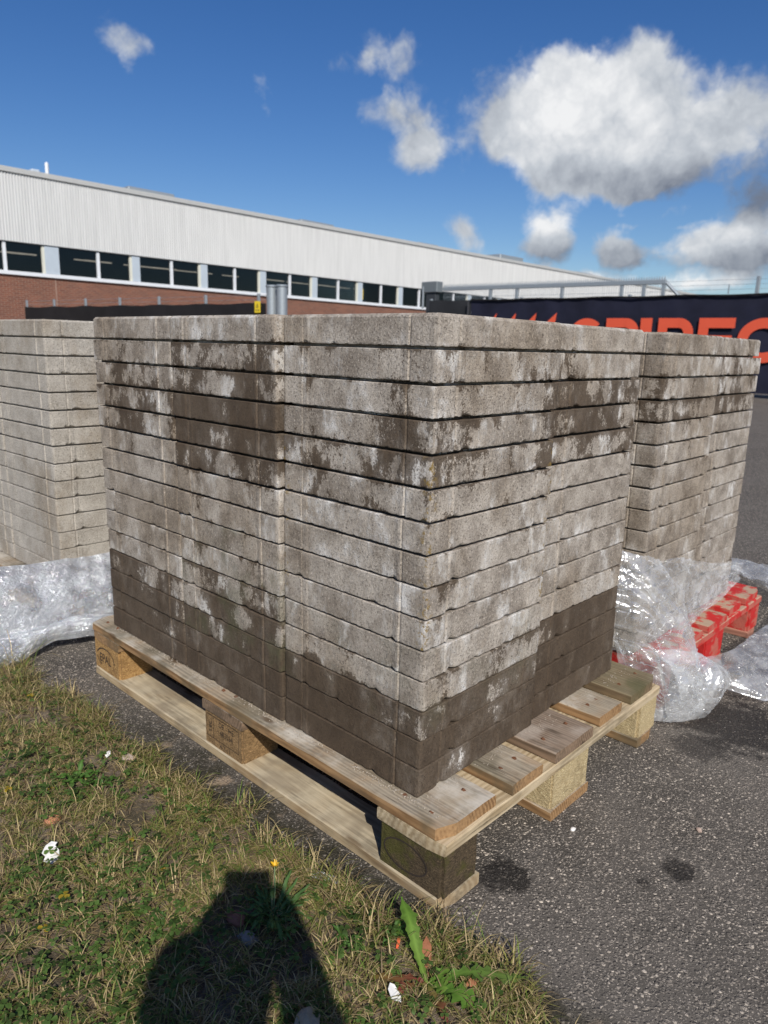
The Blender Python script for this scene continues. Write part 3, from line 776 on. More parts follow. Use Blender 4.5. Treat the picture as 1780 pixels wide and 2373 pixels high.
# corrugated sheet: trapezoid ribs
cm = MB(); px = .11; n = int((X1-X0)/px)
vs = []; fs = []
prof = ((0, 0), (.34, 0), (.48, -.028), (.86, -.028), (1.0, 0))
xs = []
for i in range(n):
    for t, d in prof[:-1]: xs.append((X0+(i+t)*px, FY-.02+d))
xs.append((X0+n*px, FY-.02))
for x, y in xs: vs += [(x, y, ZT), (x, y, ZR)]
for i in range(len(xs)-1): fs.append((2*i, 2*i+2, 2*i+3, 2*i+1))
cm.add(vs, fs); bpart('ribbed_cladding', cm, CLAD)
bpart('cladding_backing', MB().box((X0, FY+.02, ZT), (X1, FY+.1, ZR-.16)), CLAD)
bpart('roof_edge_trim', MB().box((X0, FY-.10, ZR+.0), (X1, FY+.16, ZR+.09)).box((X0, FY-.10, ZR-.09), (X1, FY-.085, ZR-.002)), TRIM)
bpart('drip_rail', MB().box((X0, FY-.075, ZT-.03), (X1, FY+.05, ZT-.002)), DARKM)
bpart('window_sill', MB().box((X0, FY-.09, 3.202), (X1, FY+.2, ZS)), WHITE)
LAMP = Mat('interior_strip_light'); LAMP.P(Base_Color=(.8, .75, .65), Emission_Color=(1, .85, .7, 1), Emission_Strength=.9); LAMP = LAMP.m
x = 10.21 - 3.46*3
mull = []
bays = []
xm = 10.25-3.65-3.42
k = 0
while xm < X1-4:
    bays.append(xm); step = 3.42
    if abs(xm-10.25) < .1: step = 3.70
    if abs(xm-10.25+3.65) < .1: step = 3.65
    xm += step
for bi, xm in enumerate(bays):
    nxt = bays[bi+1] if bi+1 < len(bays) else xm+3.42
    w = empty('window', (xm-10, 0, 0)); w.parent = bld
    r0 = xm+1.50; wide = .56 if abs(xm-10.25) < .1 else (.50 if abs(xm-10.25+3.65) < .1 else .36)
    l0 = (bays[bi-1]+1.5+(.56 if abs(bays[bi-1]-10.25) < .1 else .36)) if bi else xm-1.55
    def wp(nm, a, b_, z0, z1, y0, y1, mt):
        o = MB().box((a-xm, y0, z0), (b_-xm, y1, z1)).build(nm, mt, w); return o
    wp('mullion', xm-.055, xm+.055, ZS+.01, ZT-.04, -.03, .10, WHITE)
    wp('pane', l0, xm-.057, ZS+.01, ZT-.04, .06, .09, GLASS)
    wp('pane', xm+.057, r0-.10, ZS+.01, ZT-.04, .06, .09, GLASS)
    wp('jamb', r0-.098, r0-.002, ZS+.01, ZT-.04, -.02, .12, simple('cream_jamb', (.62, .61, .52), .5) if bi == 0 else bpy.data.materials['cream_jamb'])
    wp('panel', r0, r0+wide-.002, ZS+.01, ZT-.04, -.05, .12, ALU)
INNER = simple('dim_interior', (.12, .12, .125), .9, 0, .6, .6)
bpart('inner_wall', MB().box((X0+.4, FY+16, 0), (X1-.4, FY+16.2, ZR-.2)), INNER)
bpart('inner_floor', MB().box((X0+.4, FY+.4, .0), (X1-.4, FY+15.9, .03)), INNER)
bpart('inner_ceiling', MB().box((X0+.4, FY+.4, ZR-.3), (X1-.4, FY+15.9, ZR-.2)), INNER)
for i in range(16):
    for j in range(3):
        xx = 8.0+i*3.4+j*1.3; yy = FY+3.0+j*4.0
        if (i*7+j*5) % 4 == 0: continue
        bpart('strip_light', MB().box((xx, yy, 4.30+.40*j), (xx+1.25, yy+.09, 4.35+.40*j)), LAMP)
# rooftop units
for nm, lo, hi, mt in (('vent_pipe', (12.22, FY+.4, ZR-.05), (12.36, FY+.54, ZR+.62), WHITE), ('roof_cowl', (11.7, FY+.5, ZR-.05), (12.05, FY+.9, ZR+.30), ALU),
                       ('skylight', (16.1, FY+1.2, ZR-.05), (18.4, FY+2.6, ZR+.48), GALV), ('skylight', (26.0, FY+1.2, ZR-.05), (28.4, FY+2.6, ZR+.45), GALV),
                       ('skylight', (35.6, FY+1.2, ZR-.05), (37.6, FY+2.6, ZR+.40), GALV), ('roof_unit', (44.6, FY+1.2, ZR-.05), (47.6, FY+3, ZR+.62), GALV), ('skylight', (55.5, FY+1.2, ZR-.05), (58.5, FY+2.6, ZR+.4), GALV)):
    bpart(nm, MB().bbox(lo, hi, .05), mt)
WARN = simple('yellow_notice', (.72, .52, .02), .6)
bpart('notice', MB().box((29.05, FY+.035, ZS+.14), (29.62, FY+.055, ZS+.72)), WARN)
DP = simple('old_joint', (.32, .22, .17), .9)
bpart('wall_joint', MB().box((12.10, FY-.006, 1.2), (12.135, FY+.0, 3.19)), DP)

# ------------------------------------------------------------------ fences
FAB = None
def fabric(name, col):
    m = Mat(name); p = m.pos()
    wv = m.noise(p, 1.6, 5, .6)
    m.P(Base_Color=m.mix(m.step(wv, .3, .7), tuple(c*.8 for c in col), tuple(c*1.25 for c in col)), Roughness=.75); m.p.inputs['Specular IOR Level'].default_value = .25
    return m.m
FAB = fabric('black_screen_fabric', (.013, .012, .013)); NAVY = fabric('navy_banner_fabric', (.011, .012, .026)); GREYF = fabric('charcoal_mesh_fabric', (.022, .023, .026))
ORANGE = Mat('orange_print'); _op = ORANGE.pos(); ORANGE.P(Base_Color=ORANGE.mix(ORANGE.noise(_op, 2, 3), (.60, .075, .03), (.70, .095, .04)), Roughness=.6); ORANGE = ORANGE.m

def cloth_panel(A, B, z0, z1, amp, seed, nx=80, nz=10, sag=.03):
    A, B = Vector(A), Vector(B); d = (B-A); L_ = d.length; d.normalize(); nrm = Vector((d.y, -d.x, 0))
    vs = []; fs = []
    for j in range(nz+1):
        for i in range(nx+1):
            s = i/nx*L_; t = j/nz
            off = amp*(fbm(s*1.1, t*1.2, seed) + .5*fbm(s*3.2+t*2.0, t*1.5, seed+5))
            top = sag*math.sin(s/1.9*math.pi)**2 * t + .012*mnoise.noise(Vector((s*3, seed, 0)))*t
            p = A + d*s + nrm*off
            vs.append((p.x, p.y, z0 + (z1-z0)*t - top))
    n_ = nx+1
    for j in range(nz):
        for i in range(nx): fs.append((j*n_+i, j*n_+i+1, (j+1)*n_+i+1, (j+1)*n_+i))
    # a thickness of its own
    k = len(vs); vs += [(v[0]-nrm.x*.004, v[1]-nrm.y*.004, v[2]) for v in vs]
    fs += [tuple(i+k for i in f)[::-1] for f in fs]
    return vs, fs
def at(A, B, s):
    A, B = Vector(A), Vector(B); return A + (B-A).normalized()*s

# screen fence in front of the brick wall
FA, FB_ = (9.65, 26.96, 0), (11.13, 15.0, 0)
fe = empty('screen_fence', FA); tag(fe, 'black fabric screen fence on steel posts before the brick wall', 'fence')
def fpart(root, o):
    o.parent = root; o.matrix_parent_inverse = Matrix.Translation(root.location).inverted(); return o
v, f = cloth_panel(FA, FB_, .12, 1.9, .02, 3.0); fpart(fe, mesh('screen', v, f, FAB, smooth=True))
for s in (0.05, 1.84, 3.73, 5.6, 7.55, 9.63, 11.72):
    p = at(FA, FB_, s); off = Vector((.06, .008, 0)); p = p+off
    fpart(fe, MB().bbox((p.x-.03, p.y-.04, 0), (p.x+.03, p.y+.04, 2.13), .006).build('post', GALV))
p0, p1 = at(FA, FB_, 0)+Vector((.06, 0, 0)), at(FA, FB_, 12.0)+Vector((.06, 0, 0))
for z in (1.98, 2.09): fpart(fe, MB().tube([(p0.x, p0.y, z), (p1.x, p1.y, z)], .004, 5).build('wire', GALV))
sg = empty('warning_sign', (11.02, 15.22, 1.64)); tag(sg, 'small yellow warning sign hung on the black screen fence', 'sign')
dirv = (Vector(FB_)-Vector(FA)).normalized()
SM = Matrix(((dirv.x, 0, dirv.y, 0), (dirv.y, 0, -dirv.x, 0), (0, 1, 0, 0), (0, 0, 0, 1)))
o = MB().bbox((-.105, 0, -.004), (.105, .29, .004), .003).build('plate', WARN, sg); o.matrix_local = SM
INKB = simple('black_print', (.02, .02, .02), .7)
sm = MB().add([(-.055, .13, .0055), (.055, .13, .0055), (0, .24, .0055)], [(0, 1, 2)]); o = sm.build('triangle', INKB, sg); o.matrix_local = SM
sm = MB().add([(-.035, .142, .0068), (.035, .142, .0068), (0, .214, .0068)], [(0, 1, 2)]); o = sm.build('triangle', WARN, sg); o.matrix_local = SM
sm = MB().add([(-.006, .15, .0078), (.012, .15, .0078), (.004, .178, .0078), (.014, .178, .0078), (-.004, .205, .0078), (-.002, .183, .0078), (-.012, .183, .0078)], [(0, 1, 2, 3, 4, 5, 6)]); o = sm.build('bolt_symbol', INKB, sg); o.matrix_local = SM
for z in (.045, .075): sm = MB().add([(-.07, z, .0055), (.07, z, .0055), (.07, z+.012, .0055), (-.07, z+.012, .0055)], [(0, 1, 2, 3)]); o = sm.build('text_line', INKB, sg); o.matrix_local = SM
# twin gate posts
for i, (px_, py_) in enumerate(((11.16, 14.80), (11.205, 14.44))):
    gp = empty('gate_post', (px_, py_, 0)); tag(gp, ('thick round galvanised gate post next to the black screen fence', 'thick round galvanised gate post on the factory gate side of its twin')[i], 'post', 'twin gate posts')
    MB().tube([(0, 0, 0), (0, 0, 2.28)], .135, 24).build('shaft', GALV, gp, smooth=False)
    MB().tube([(0, 0, 2.28), (0, 0, 2.31), (0, 0, 2.325)], [.16, .16, .13], 24).build('cap', GALV, gp)
    MB().bbox((-.05, -.17, .9), (.05, -.13, 1.06), .004).build('bracket', GALV, gp)

# banner fence
BA, BB = (15.67, 13.33, 0), (16.33, 4.54, 0)
bdir = (Vector(BB)-Vector(BA)).normalized(); BC = tuple(Vector(BA)+bdir*17.0)
bf = empty('banner_fence', BA); tag(bf, 'long fence hung with a navy banner printed with big orange letters', 'fence')
v, f = cloth_panel(at(BA, BB, 1.42), BC, .10, 2.2, .03, 8.0, 150, 12, .02); fpart(bf, mesh('banner', v, f, NAVY, smooth=True))
v, f = cloth_panel(BA, at(BA, BB, 1.41), .10, 2.2, .015, 18.0, 14, 8, .02); fpart(bf, mesh('mesh_screen', v, f, GREYF, smooth=True))
tp = [at(BA, BB, 1.42+s*.3)+Vector((-.03*bdir.y*-1, 0, 2.185-.02*math.sin((s*.3)/1.9*math.pi)**2)) for s in range(52)]
fpart(bf, MB().tube([(p.x-.012, p.y, p.z) for p in tp], .022, 6).build('hem', FAB))
fpart(bf, MB().box((15.655, 11.93, .3), (15.69, 11.96, 2.15)).build('hem', simple('seam_grey', (.05, .05, .055), .7)))
for s in (0.0, 2.9, 5.8, 8.57, 11.4, 14.3, 16.9):
    p = at(BA, BB, s); fpart(bf, MB().bbox((p.x+.05, p.y-.035, 0), (p.x+.12, p.y+.035, 2.56 if s > 8 else 2.24), .006).build('post', GALV))
for z in (2.30, 2.40, 2.50):
    p0, p1 = at(BA, BB, 6.6), at(BA, BB, 17.0)
    fpart(bf, MB().tube([(p0.x+.08, p0.y, z), (p1.x+.08, p1.y, z)], .0035, 5).build('barbed_wire', GALV))
fpart(bf, MB().box((16.28, 5.33, 2.2), (16.30, 5.35, 2.40)).build('stay', GALV))
# letters: s measured along the banner, stroke ribbons a few millimetres proud
def BPT(y, z, off=.05):
    s = (BA[1]-y)/abs(bdir.y); p = Vector(BA)+bdir*s; nrm = Vector((bdir.y, -bdir.x, 0)); p = p+nrm*off; return (p.x, p.y, z)
def letter(strokes, name='letter'):
    mb = MB(); off = .058
    for st in strokes:
        pts, w = st[0], st[1]
        lf, rt = [], []
        P_ = [Vector(p) for p in pts]
        for i, p in enumerate(P_):
            a = P_[max(i-1, 0)]; b_ = P_[min(i+1, len(P_)-1)]
            d = (b_-a).normalized(); nn = Vector((-d.y, d.x)); lf.append(p+nn*w/2); rt.append(p-nn*w/2)
        vs = [BPT(q.x, q.y, off) for q in lf] + [BPT(q.x, q.y, off) for q in rt]; k = len(lf)
        # letter columns run towards smaller y, so q.x is the world y of the banner
        mb.add(vs, [(i, i+1, k+i+1, k+i) for i in range(k-1)])
        off += .0015
    fpart(bf, mb.build(name, ORANGE))
ZB, ZTt = .75, 1.69; w_ = .215
def arc(cx, cz, rx, rz, a0, a1, n=22): return [(cx - rx*math.cos(a0+(a1-a0)*i/n), cz + rz*math.sin(a0+(a1-a0)*i/n)) for i in range(n+1)]
hz = (ZB+ZTt)/2
# S
cx = 8.50; rx = .40-w_/2; rz = (ZTt-ZB)/4 + .03 - w_/4
letter([(arc(cx, ZTt-w_/2-rz+.0, rx, rz, R(30), R(270), 18) + arc(cx, ZB+w_/2+rz, rx, rz, R(90), R(-150), 18)[1:], w_)])
# P, I, R, E, C (y runs down towards the reader's other end)
letter([([(8.0-w_/2, ZB), (8.0-w_/2, ZTt)], w_), ([(8.0, ZTt-w_/2), (7.52, ZTt-w_/2)] + arc(7.52, hz+.13, .24-.02, ZTt-w_/2-hz-.13, R(90), R(-90), 14)[::1] + [(8.0, hz+.26-(ZTt-w_/2-hz))], w_)])
letter([([(7.03, ZB), (7.03, ZTt)], .27)])
letter([([(6.75-w_/2, ZB), (6.75-w_/2, ZTt)], w_), ([(6.75, ZTt-w_/2), (6.28, ZTt-w_/2)] + arc(6.28, hz+.13, .22, ZTt-w_/2-hz-.13, R(90), R(-90), 14) + [(6.75, hz+.26-(ZTt-w_/2-hz))], w_), ([(6.38, hz), (6.08, ZB)], w_)])
letter([([(5.85-w_/2, ZB), (5.85-w_/2, ZTt)], w_), ([(5.84, ZTt-w_/2), (5.09, ZTt-w_/2)], w_), ([(5.84, hz), (5.13, hz)], w_*.9), ([(5.84, ZB+w_/2), (5.09, ZB+w_/2)], w_)])
letter([(arc(4.50, hz, .52-w_/2, (ZTt-ZB)/2-w_/2+.01, R(52)+math.pi*0, R(-52)+0, 2)[:0] + [(4.50+(.52-w_/2)*math.cos(t), hz+((ZTt-ZB)/2-w_/2)*math.sin(t)) for t in [R(125-250*i/30) for i in range(31)]], w_)])
for i, y in enumerate((11.06, 10.48, 9.89, 9.32)):
    a = .11+.035*i; hgt = .55+.06*i
    vs = [BPT(y, 1.83, .06), BPT(y+.18+.02*i, 1.62, .06), BPT(y+.42+.05*i, 1.83-hgt, .06), BPT(y+.16+.02*i, 1.83-hgt*.8, .06), BPT(y+.03, 1.60, .06)]
    fpart(bf, MB().add(vs, [(0, 1, 2, 3, 4)]).build('claw_mark', ORANGE))

# cantilever gate behind the banner
GA, GB = (16.27, 13.33, 0), (16.77, 6.95, 0)
gt = empty('sliding_gate', GA); tag(gt, 'galvanised sliding gate topped with spikes behind the banner fence', 'gate')
ga, gb = Vector(GA), Vector(GB); gd = (gb-ga).normalized(); gl = (gb-ga).length
GM = Matrix(((gd.x, -gd.y, 0, ga.x), (gd.y, gd.x, 0, ga.y), (0, 0, 1, 0), (0, 0, 0, 1)))
def gpart(nm, mb, mat):
    o = mb.build(nm, mat, gt); o.matrix_local = Matrix.Translation(-ga) @ GM; return o
gpart('top_beam', MB().bbox((0, -.045, 2.50), (gl, .045, 2.60), .006), GALV)
gpart('bottom_beam', MB().bbox((0, -.06, .12), (gl+2.5, .06, .26), .006), GALV)
for s in (1.6, 2.42, 3.74, 5.33, 5.88, gl-.05):
    gpart('upright', MB().bbox((s-.04, -.035, .262), (s+.04, .035, 2.498), .005), GALV)
gpart('diagonal_brace', MB().tube([(gl, 0, 2.54), (gl+2.3, 0, .3)], .04, 8), GALV)
sp = MB()
for i in range(int(gl/.062)):
    s = .03+i*.062; sp.add([(s-.022, -.006, 2.602), (s+.022, -.006, 2.602), (s+.004, -.002, 2.695), (s-.022, .006, 2.602), (s+.022, .006, 2.602)], [(0, 1, 2), (4, 3, 2), (0, 2, 3), (1, 4, 2)])
tag(gpart('spike_strip', sp, GALV), kind='stuff')
ms = MB()
for i in range(int(gl/.06)): ms.box((.03+i*.06, -.003, .27), (.036+i*.06, .003, 2.49))
for z in (.6, 1.0, 1.4, 1.8, 2.2, 2.32): ms.box((0, .004, z), (gl, .01, z+.008))
tag(gpart('wire_infill', ms, GALV), kind='stuff')
gpo = empty('gate_motor_post', (16.1, 13.62, 0)); tag(gpo, 'dark gate motor post with a boxy head at the gate end', 'post')
MB().bbox((-.09, -.22, 0), (.09, .14, 2.44), .01).build('column', DARKM, gpo)
MB().bbox((-.14, -.30, 2.44), (.14, .30, 2.75), .02).build('head', simple('motor_box', (.16, .18, .19), .5, .2), gpo)
MB().tube([(-.13, .22, 2.0), (-.13, .22, 2.62)], .03, 8).build('lamp_stem', GALV, gpo)

# ------------------------------------------------------------------ clear film
def film_mat(name, body, white, bscale, bdist, rough=.13, gloss=.12):
    m = Mat(name); m.N.remove(m.p)
    p = m.tc.outputs['Object']
    n1 = m.noise(m.mapping(p, scale=(1, 1, 1.8)), bscale, 3, .55, .8); n2 = m.noise(p, bscale*2.6, 2, .6, .3)
    cre = m.math('ABSOLUTE', m.math('SUBTRACT', m.noise(p, bscale*.38, 3, .55, 1.6), .5))
    line = m.step(cre, .022, .0)
    h = m.math('ADD', m.math('ADD', n1, m.math('MULTIPLY', n2, .18)), m.math('MULTIPLY', line, .35))
    nb = m.bump(h, .8, bdist)
    tr = m.N.new('ShaderNodeBsdfTransparent'); tr.inputs[0].default_value = (.98, .985, .985, 1)
    gl = m.N.new('ShaderNodeBsdfGlossy'); gl.inputs['Roughness'].default_value = rough; gl.inputs['Color'].default_value = (1, 1, 1, 1); m.L.new(nb, gl.inputs['Normal'])
    df = m.N.new('ShaderNodeBsdfDiffuse'); df.inputs['Color'].default_value = (*white, 1); m.L.new(nb, df.inputs['Normal'])
    tl = m.N.new('ShaderNodeBsdfTranslucent'); tl.inputs['Color'].default_value = (*white, 1); m.L.new(nb, tl.inputs['Normal'])
    dt = m.N.new('ShaderNodeMixShader'); dt.inputs[0].default_value = .3; m.L.new(df.outputs[0], dt.inputs[1]); m.L.new(tl.outputs[0], dt.inputs[2])
    bodyf = m.math('MULTIPLY', m.step(m.noise(p, 15.0, 4, .6), .3, .7, .45, 1.5), body)
    bodyf = m.math('ADD', bodyf, m.math('MULTIPLY', line, .3), clamp=True)
    a = m.N.new('ShaderNodeMixShader'); m.L.new(bodyf, a.inputs[0]); m.L.new(tr.outputs[0], a.inputs[1]); m.L.new(dt.outputs[0], a.inputs[2])
    b_ = m.N.new('ShaderNodeMixShader'); b_.inputs[0].default_value = gloss; m.L.new(a.outputs[0], b_.inputs[1]); m.L.new(gl.outputs[0], b_.inputs[2])
    m.L.new(b_.outputs[0], m.out.inputs[0]); return m.m
FILM_L = film_mat('milky_film', .80, (.66, .69, .72), 88.0, .010, .13, .42)
FILM_R = film_mat('clear_film', .27, (.88, .89, .89), 40.0, .0045, .13, .14)
FILM_R2 = film_mat('bunched_film', .36, (.86, .87, .86), 34.0, .0045, .15, .15)

def interp_poly(tab, s):
    """tab: [(s, Vector)]"""
    for (a, pa), (b, pb) in zip(tab, tab[1:]):
        if s <= b:
            t = (s-a)/(b-a); t = t*t*(3-2*t)*.4 + t*.6; return Vector(pa)*(1-t) + Vector(pb)*t
    return Vector(tab[-1][1])
def sheet(name, top, mid, bot, ns, nt_, mat, amp, freq, seed, parent=None, fold=1.0, minz=.004, keep=None, ridge=0.0):
    vs = []; fs = []
    for j in range(nt_+1):
        t = j/nt_
        for i in range(ns+1):
            s = i/ns
            ws = s + .02*mnoise.noise(Vector((t*3, seed, 2)))*fold
            ws = max(0, min(1, ws))
            A, B, C_ = interp_poly(top, ws), interp_poly(mid, ws), interp_poly(bot, ws)
            p = A*(1-t)**2 + B*2*t*(1-t) + C_*t*t
            q = p*freq*.45
            d = Vector((mnoise.noise(q+Vector((seed, 0, 0))), mnoise.noise(q+Vector((0, seed, 7))), mnoise.noise(q+Vector((3, 9, seed)))))
            # long pleats running along the pull of the sheet, in its own weave
            ang = .9*mnoise.noise(Vector((s*1.7, t*1.3, seed+2)))+ridge*.6
            a_, b_ = s*math.cos(ang)*4-t*math.sin(ang)*2, s*math.sin(ang)*4+t*math.cos(ang)*2
            r1 = 1-2*abs(mnoise.noise(Vector((a_*3.4, b_*.75, seed+11)))); r2_ = 1-2*abs(mnoise.noise(Vector((a_*8.5+3, b_*1.6, seed+17))))
            r3_ = 1-2*abs(mnoise.noise(Vector((a_*4+9, b_*7.5, seed+27))))
            p = p + d*amp*.9 + Vector((0, -.8, .6))*(r1*.75 + r2_*.36 + r3_*.22)*amp
            if keep: p = keep(p, s, t)
            p.z = max(p.z, minz); vs.append(tuple(p))
    n_ = ns+1
    for j in range(nt_):
        for i in range(ns): fs.append((j*n_+i, j*n_+i+1, (j+1)*n_+i+1, (j+1)*n_+i))
    o = mesh(name, vs, fs, mat, parent, smooth=True); return o

fl = empty('plastic_film', (-.05, 1.42, 0)); tag(fl, 'milky wrinkled plastic film heaped between the wet stack and the pale stack', 'film')
def under(o, root): o.parent = root; o.matrix_parent_inverse = Matrix.Translation(root.location).inverted(); return o
under(sheet('draped_sheet', [(0, (-.62, 1.50, .20)), (.3, (-.2, 1.515, .25)), (.55, (.05, 1.525, .225)), (.62, (.12, 1.53, .222)), (1, (.72, 1.53, .205))],
      [(0, (-.62, 1.42, .17)), (.3, (-.2, 1.40, .18)), (.55, (.05, 1.405, .17)), (1, (.72, 1.40, .17))],
      [(0, (-.62, 1.42, .01)), (.3, (-.2, 1.43, .015)), (.5, (0, 1.42, .02)), (.62, (.12, 1.40, .01)), (1, (.72, 1.38, .01))], 190, 70, FILM_L, .006, 22.0, 4.0, ridge=.8), fl)
under(sheet('folded_lip', [(0, (-.50, 1.44, .06)), (.45, (-.04, 1.425, .075)), (.6, (.04, 1.41, .085)), (.8, (.14, 1.385, .07)), (1, (.30, 1.37, .05))],
      [(0, (-.50, 1.36, .08)), (.35, (-.12, 1.37, .07)), (.5, (-.03, 1.36, .10)), (.6, (.05, 1.34, .09)), (1, (.30, 1.31, .06))],
      [(0, (-.50, 1.38, .004)), (.35, (-.14, 1.37, .006)), (.48, (-.02, 1.40, .03)), (.6, (.06, 1.375, .03)), (.8, (.15, 1.36, .01)), (1, (.30, 1.35, .004))], 130, 40, FILM_L, .006, 24.0, 9.0, ridge=.6), fl)

fr_ = empty('plastic_film', (1.1, -.02, 0)); tag(fr_, 'clear crumpled plastic film torn open around the red pallet', 'film')
def keepA(p, s, t):
    # stay outside the red pallet and the slabs
    if p.z < .150 and p.y > .030 and p.x > .86: p.y = .030 if p.z < .125 else p.y; p.z = max(p.z, .150) if p.y > .03 else p.z
    if p.y > .094 and p.x > .86: p.y = .094
    if p.x < .812 and p.y > -.012 and p.z < .152: p.z = .152
    if p.x < .748: p.x = .748
    return p
under(sheet('torn_sheet', [(0, (.752, .22, .41)), (.13, (.845, .11, .405)), (.2, (.90, .092, .39)), (.45, (1.12, .088, .335)), (1, (1.55, .085, .245))],
      [(0, (.762, .18, .26)), (.13, (.845, .03, .26)), (.22, (.91, -.01, .23)), (.45, (1.08, .06, .20)), (1, (1.53, .08, .20))],
      [(0, (.80, .16, .155)), (.10, (.825, .03, .155)), (.13, (.845, -.0, .02)), (.22, (.92, -.05, .02)), (.30, (.97, -.01, .12)), (.36, (1.01, .045, .165)), (.6, (1.20, .062, .172)), (1, (1.52, .08, .185))], 160, 80, FILM_R, .013, 13.0, 21.0, keep=keepA, ridge=.8), fr_)
def keepB(p, s, t):
    if p.y > .034 and p.z < .15 and p.x > .872: p.y = .034
    if p.x < .806: p.x = .806
    return p
under(sheet('trailing_sheet', [(0, (.825, .03, .17)), (.25, (1.0, .02, .095)), (.5, (1.25, -.01, .085)), (.8, (1.55, -.03, .085)), (1, (1.85, -.04, .11))],
      [(0, (.80, -.07, .16)), (.25, (.97, -.10, .09)), (.5, (1.22, -.08, .07)), (.8, (1.55, -.10, .08)), (1, (1.85, -.13, .10))],
      [(0, (.83, .01, .005)), (.12, (.90, -.035, .005)), (.38, (1.10, -.02, .02)), (.45, (1.14, -.13, .004)), (.55, (1.25, -.19, .004)), (.65, (1.34, -.16, .004)), (1, (1.85, -.24, .004))], 180, 50, FILM_R, .014, 14.0, 33.0, keep=keepB, ridge=.8), fr_)
under(sheet('trailing_sheet', [(0, (.804, .14, .19)), (.25, (.835, .05, .19)), (.45, (.90, .01, .175)), (.7, (.97, -.01, .15)), (1, (1.12, -.015, .07))],
      [(0, (.803, .10, .12)), (.25, (.835, -.01, .15)), (.45, (.89, -.06, .15)), (.7, (.96, -.12, .12)), (1, (1.10, -.09, .06))],
      [(0, (.806, .10, .004)), (.25, (.84, .02, .004)), (.45, (.88, -.025, .004)), (.7, (.94, -.055, .004)), (1, (1.10, -.03, .004))], 110, 55, FILM_R2, .011, 16.0, 39.0, keep=keepB, ridge=.8), fr_)
under(sheet('loose_end', [(0, (1.70, .02, .15)), (.5, (1.76, .25, .16)), (1, (1.9, .6, .10))], [(0, (1.85, -.02, .22)), (.5, (1.92, .22, .2)), (1, (2.1, .6, .14))],
      [(0, (2.0, -.15, .004)), (.5, (2.15, .15, .004)), (1, (2.4, .6, .004))], 80, 50, FILM_R, .02, 11.0, 51.0, ridge=.6), fr_)

# ------------------------------------------------------------------ grass and ground cover
def leaf_mat(name, attr='col', trans=.35, rough=.55):
    m = Mat(name); c = m.attr(attr, 'GEOMETRY', 'Color')
    tl = m.N.new('ShaderNodeBsdfTranslucent'); m.L.new(c, tl.inputs['Color'])
    m.P(Base_Color=c, Roughness=rough); m.p.inputs['Specular IOR Level'].default_value = .3
    mx = m.N.new('ShaderNodeMixShader'); mx.inputs[0].default_value = trans; m.L.new(m.p.outputs[0], mx.inputs[1]); m.L.new(tl.outputs[0], mx.inputs[2])
    m.L.new(mx.outputs[0], m.out.inputs[0]); return m.m
LEAF = leaf_mat('leaf_green')
def arr_mesh(name, V, F4, F3, C, mat, parent=None):
    me = bpy.data.meshes.new(name)
    loops = np.concatenate([F4.reshape(-1), F3.reshape(-1)]).astype(np.int32)
    n4, n3 = len(F4), len(F3)
    me.vertices.add(len(V)); me.vertices.foreach_set('co', V.astype(np.float32).reshape(-1))
    me.loops.add(len(loops)); me.loops.foreach_set('vertex_index', loops)
    me.polygons.add(n4+n3)
    st = np.concatenate([np.arange(n4)*4, n4*4+np.arange(n3)*3]).astype(np.int32)
    me.polygons.foreach_set('loop_start', st)
    me.update(calc_edges=True); me.validate()
    ca = me.color_attributes.new('col', 'FLOAT_COLOR', 'POINT')
    ca.data.foreach_set('color', np.concatenate([C, np.ones((len(C), 1))], 1).astype(np.float32).reshape(-1))
    me.materials.append(mat)
    o = bpy.data.objects.new(name, me); return link(o, parent)

def blades(base, head, lean, length, width, col, name, droop=.5):
    n = len(base)
    d = np.stack([np.cos(head), np.sin(head), np.zeros(n)], 1); sd = np.stack([-np.sin(head), np.cos(head), np.zeros(n)], 1)
    up = np.array([0, 0, 1.0])
    def pt(t):
        a = lean + droop*t*t
        return base + (d*np.sin(a)[:, None] + up*np.cos(a)[:, None]*1.0)*(length*t)[:, None]
    V = np.zeros((n, 7, 3))
    for k, (t, w) in enumerate(((0, 1.0), (.38, .95), (.72, .62))):
        p = pt(t); V[:, 2*k] = p - sd*(width*w/2)[:, None]; V[:, 2*k+1] = p + sd*(width*w/2)[:, None]
    V[:, 6] = pt(1.0)
    V[:, :, 2] = np.maximum(V[:, :, 2], base[:, 2][:, None] - .001)
    b = (np.arange(n)*7)[:, None]
    F4 = np.concatenate([b+np.array([[0, 1, 3, 2]]), b+np.array([[2, 3, 5, 4]])]); F3 = b+np.array([[4, 5, 6]])
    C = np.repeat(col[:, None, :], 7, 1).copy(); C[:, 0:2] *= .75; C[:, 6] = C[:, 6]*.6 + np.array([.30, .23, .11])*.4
    return V.reshape(-1, 3), F4, F3, C.reshape(-1, 3)

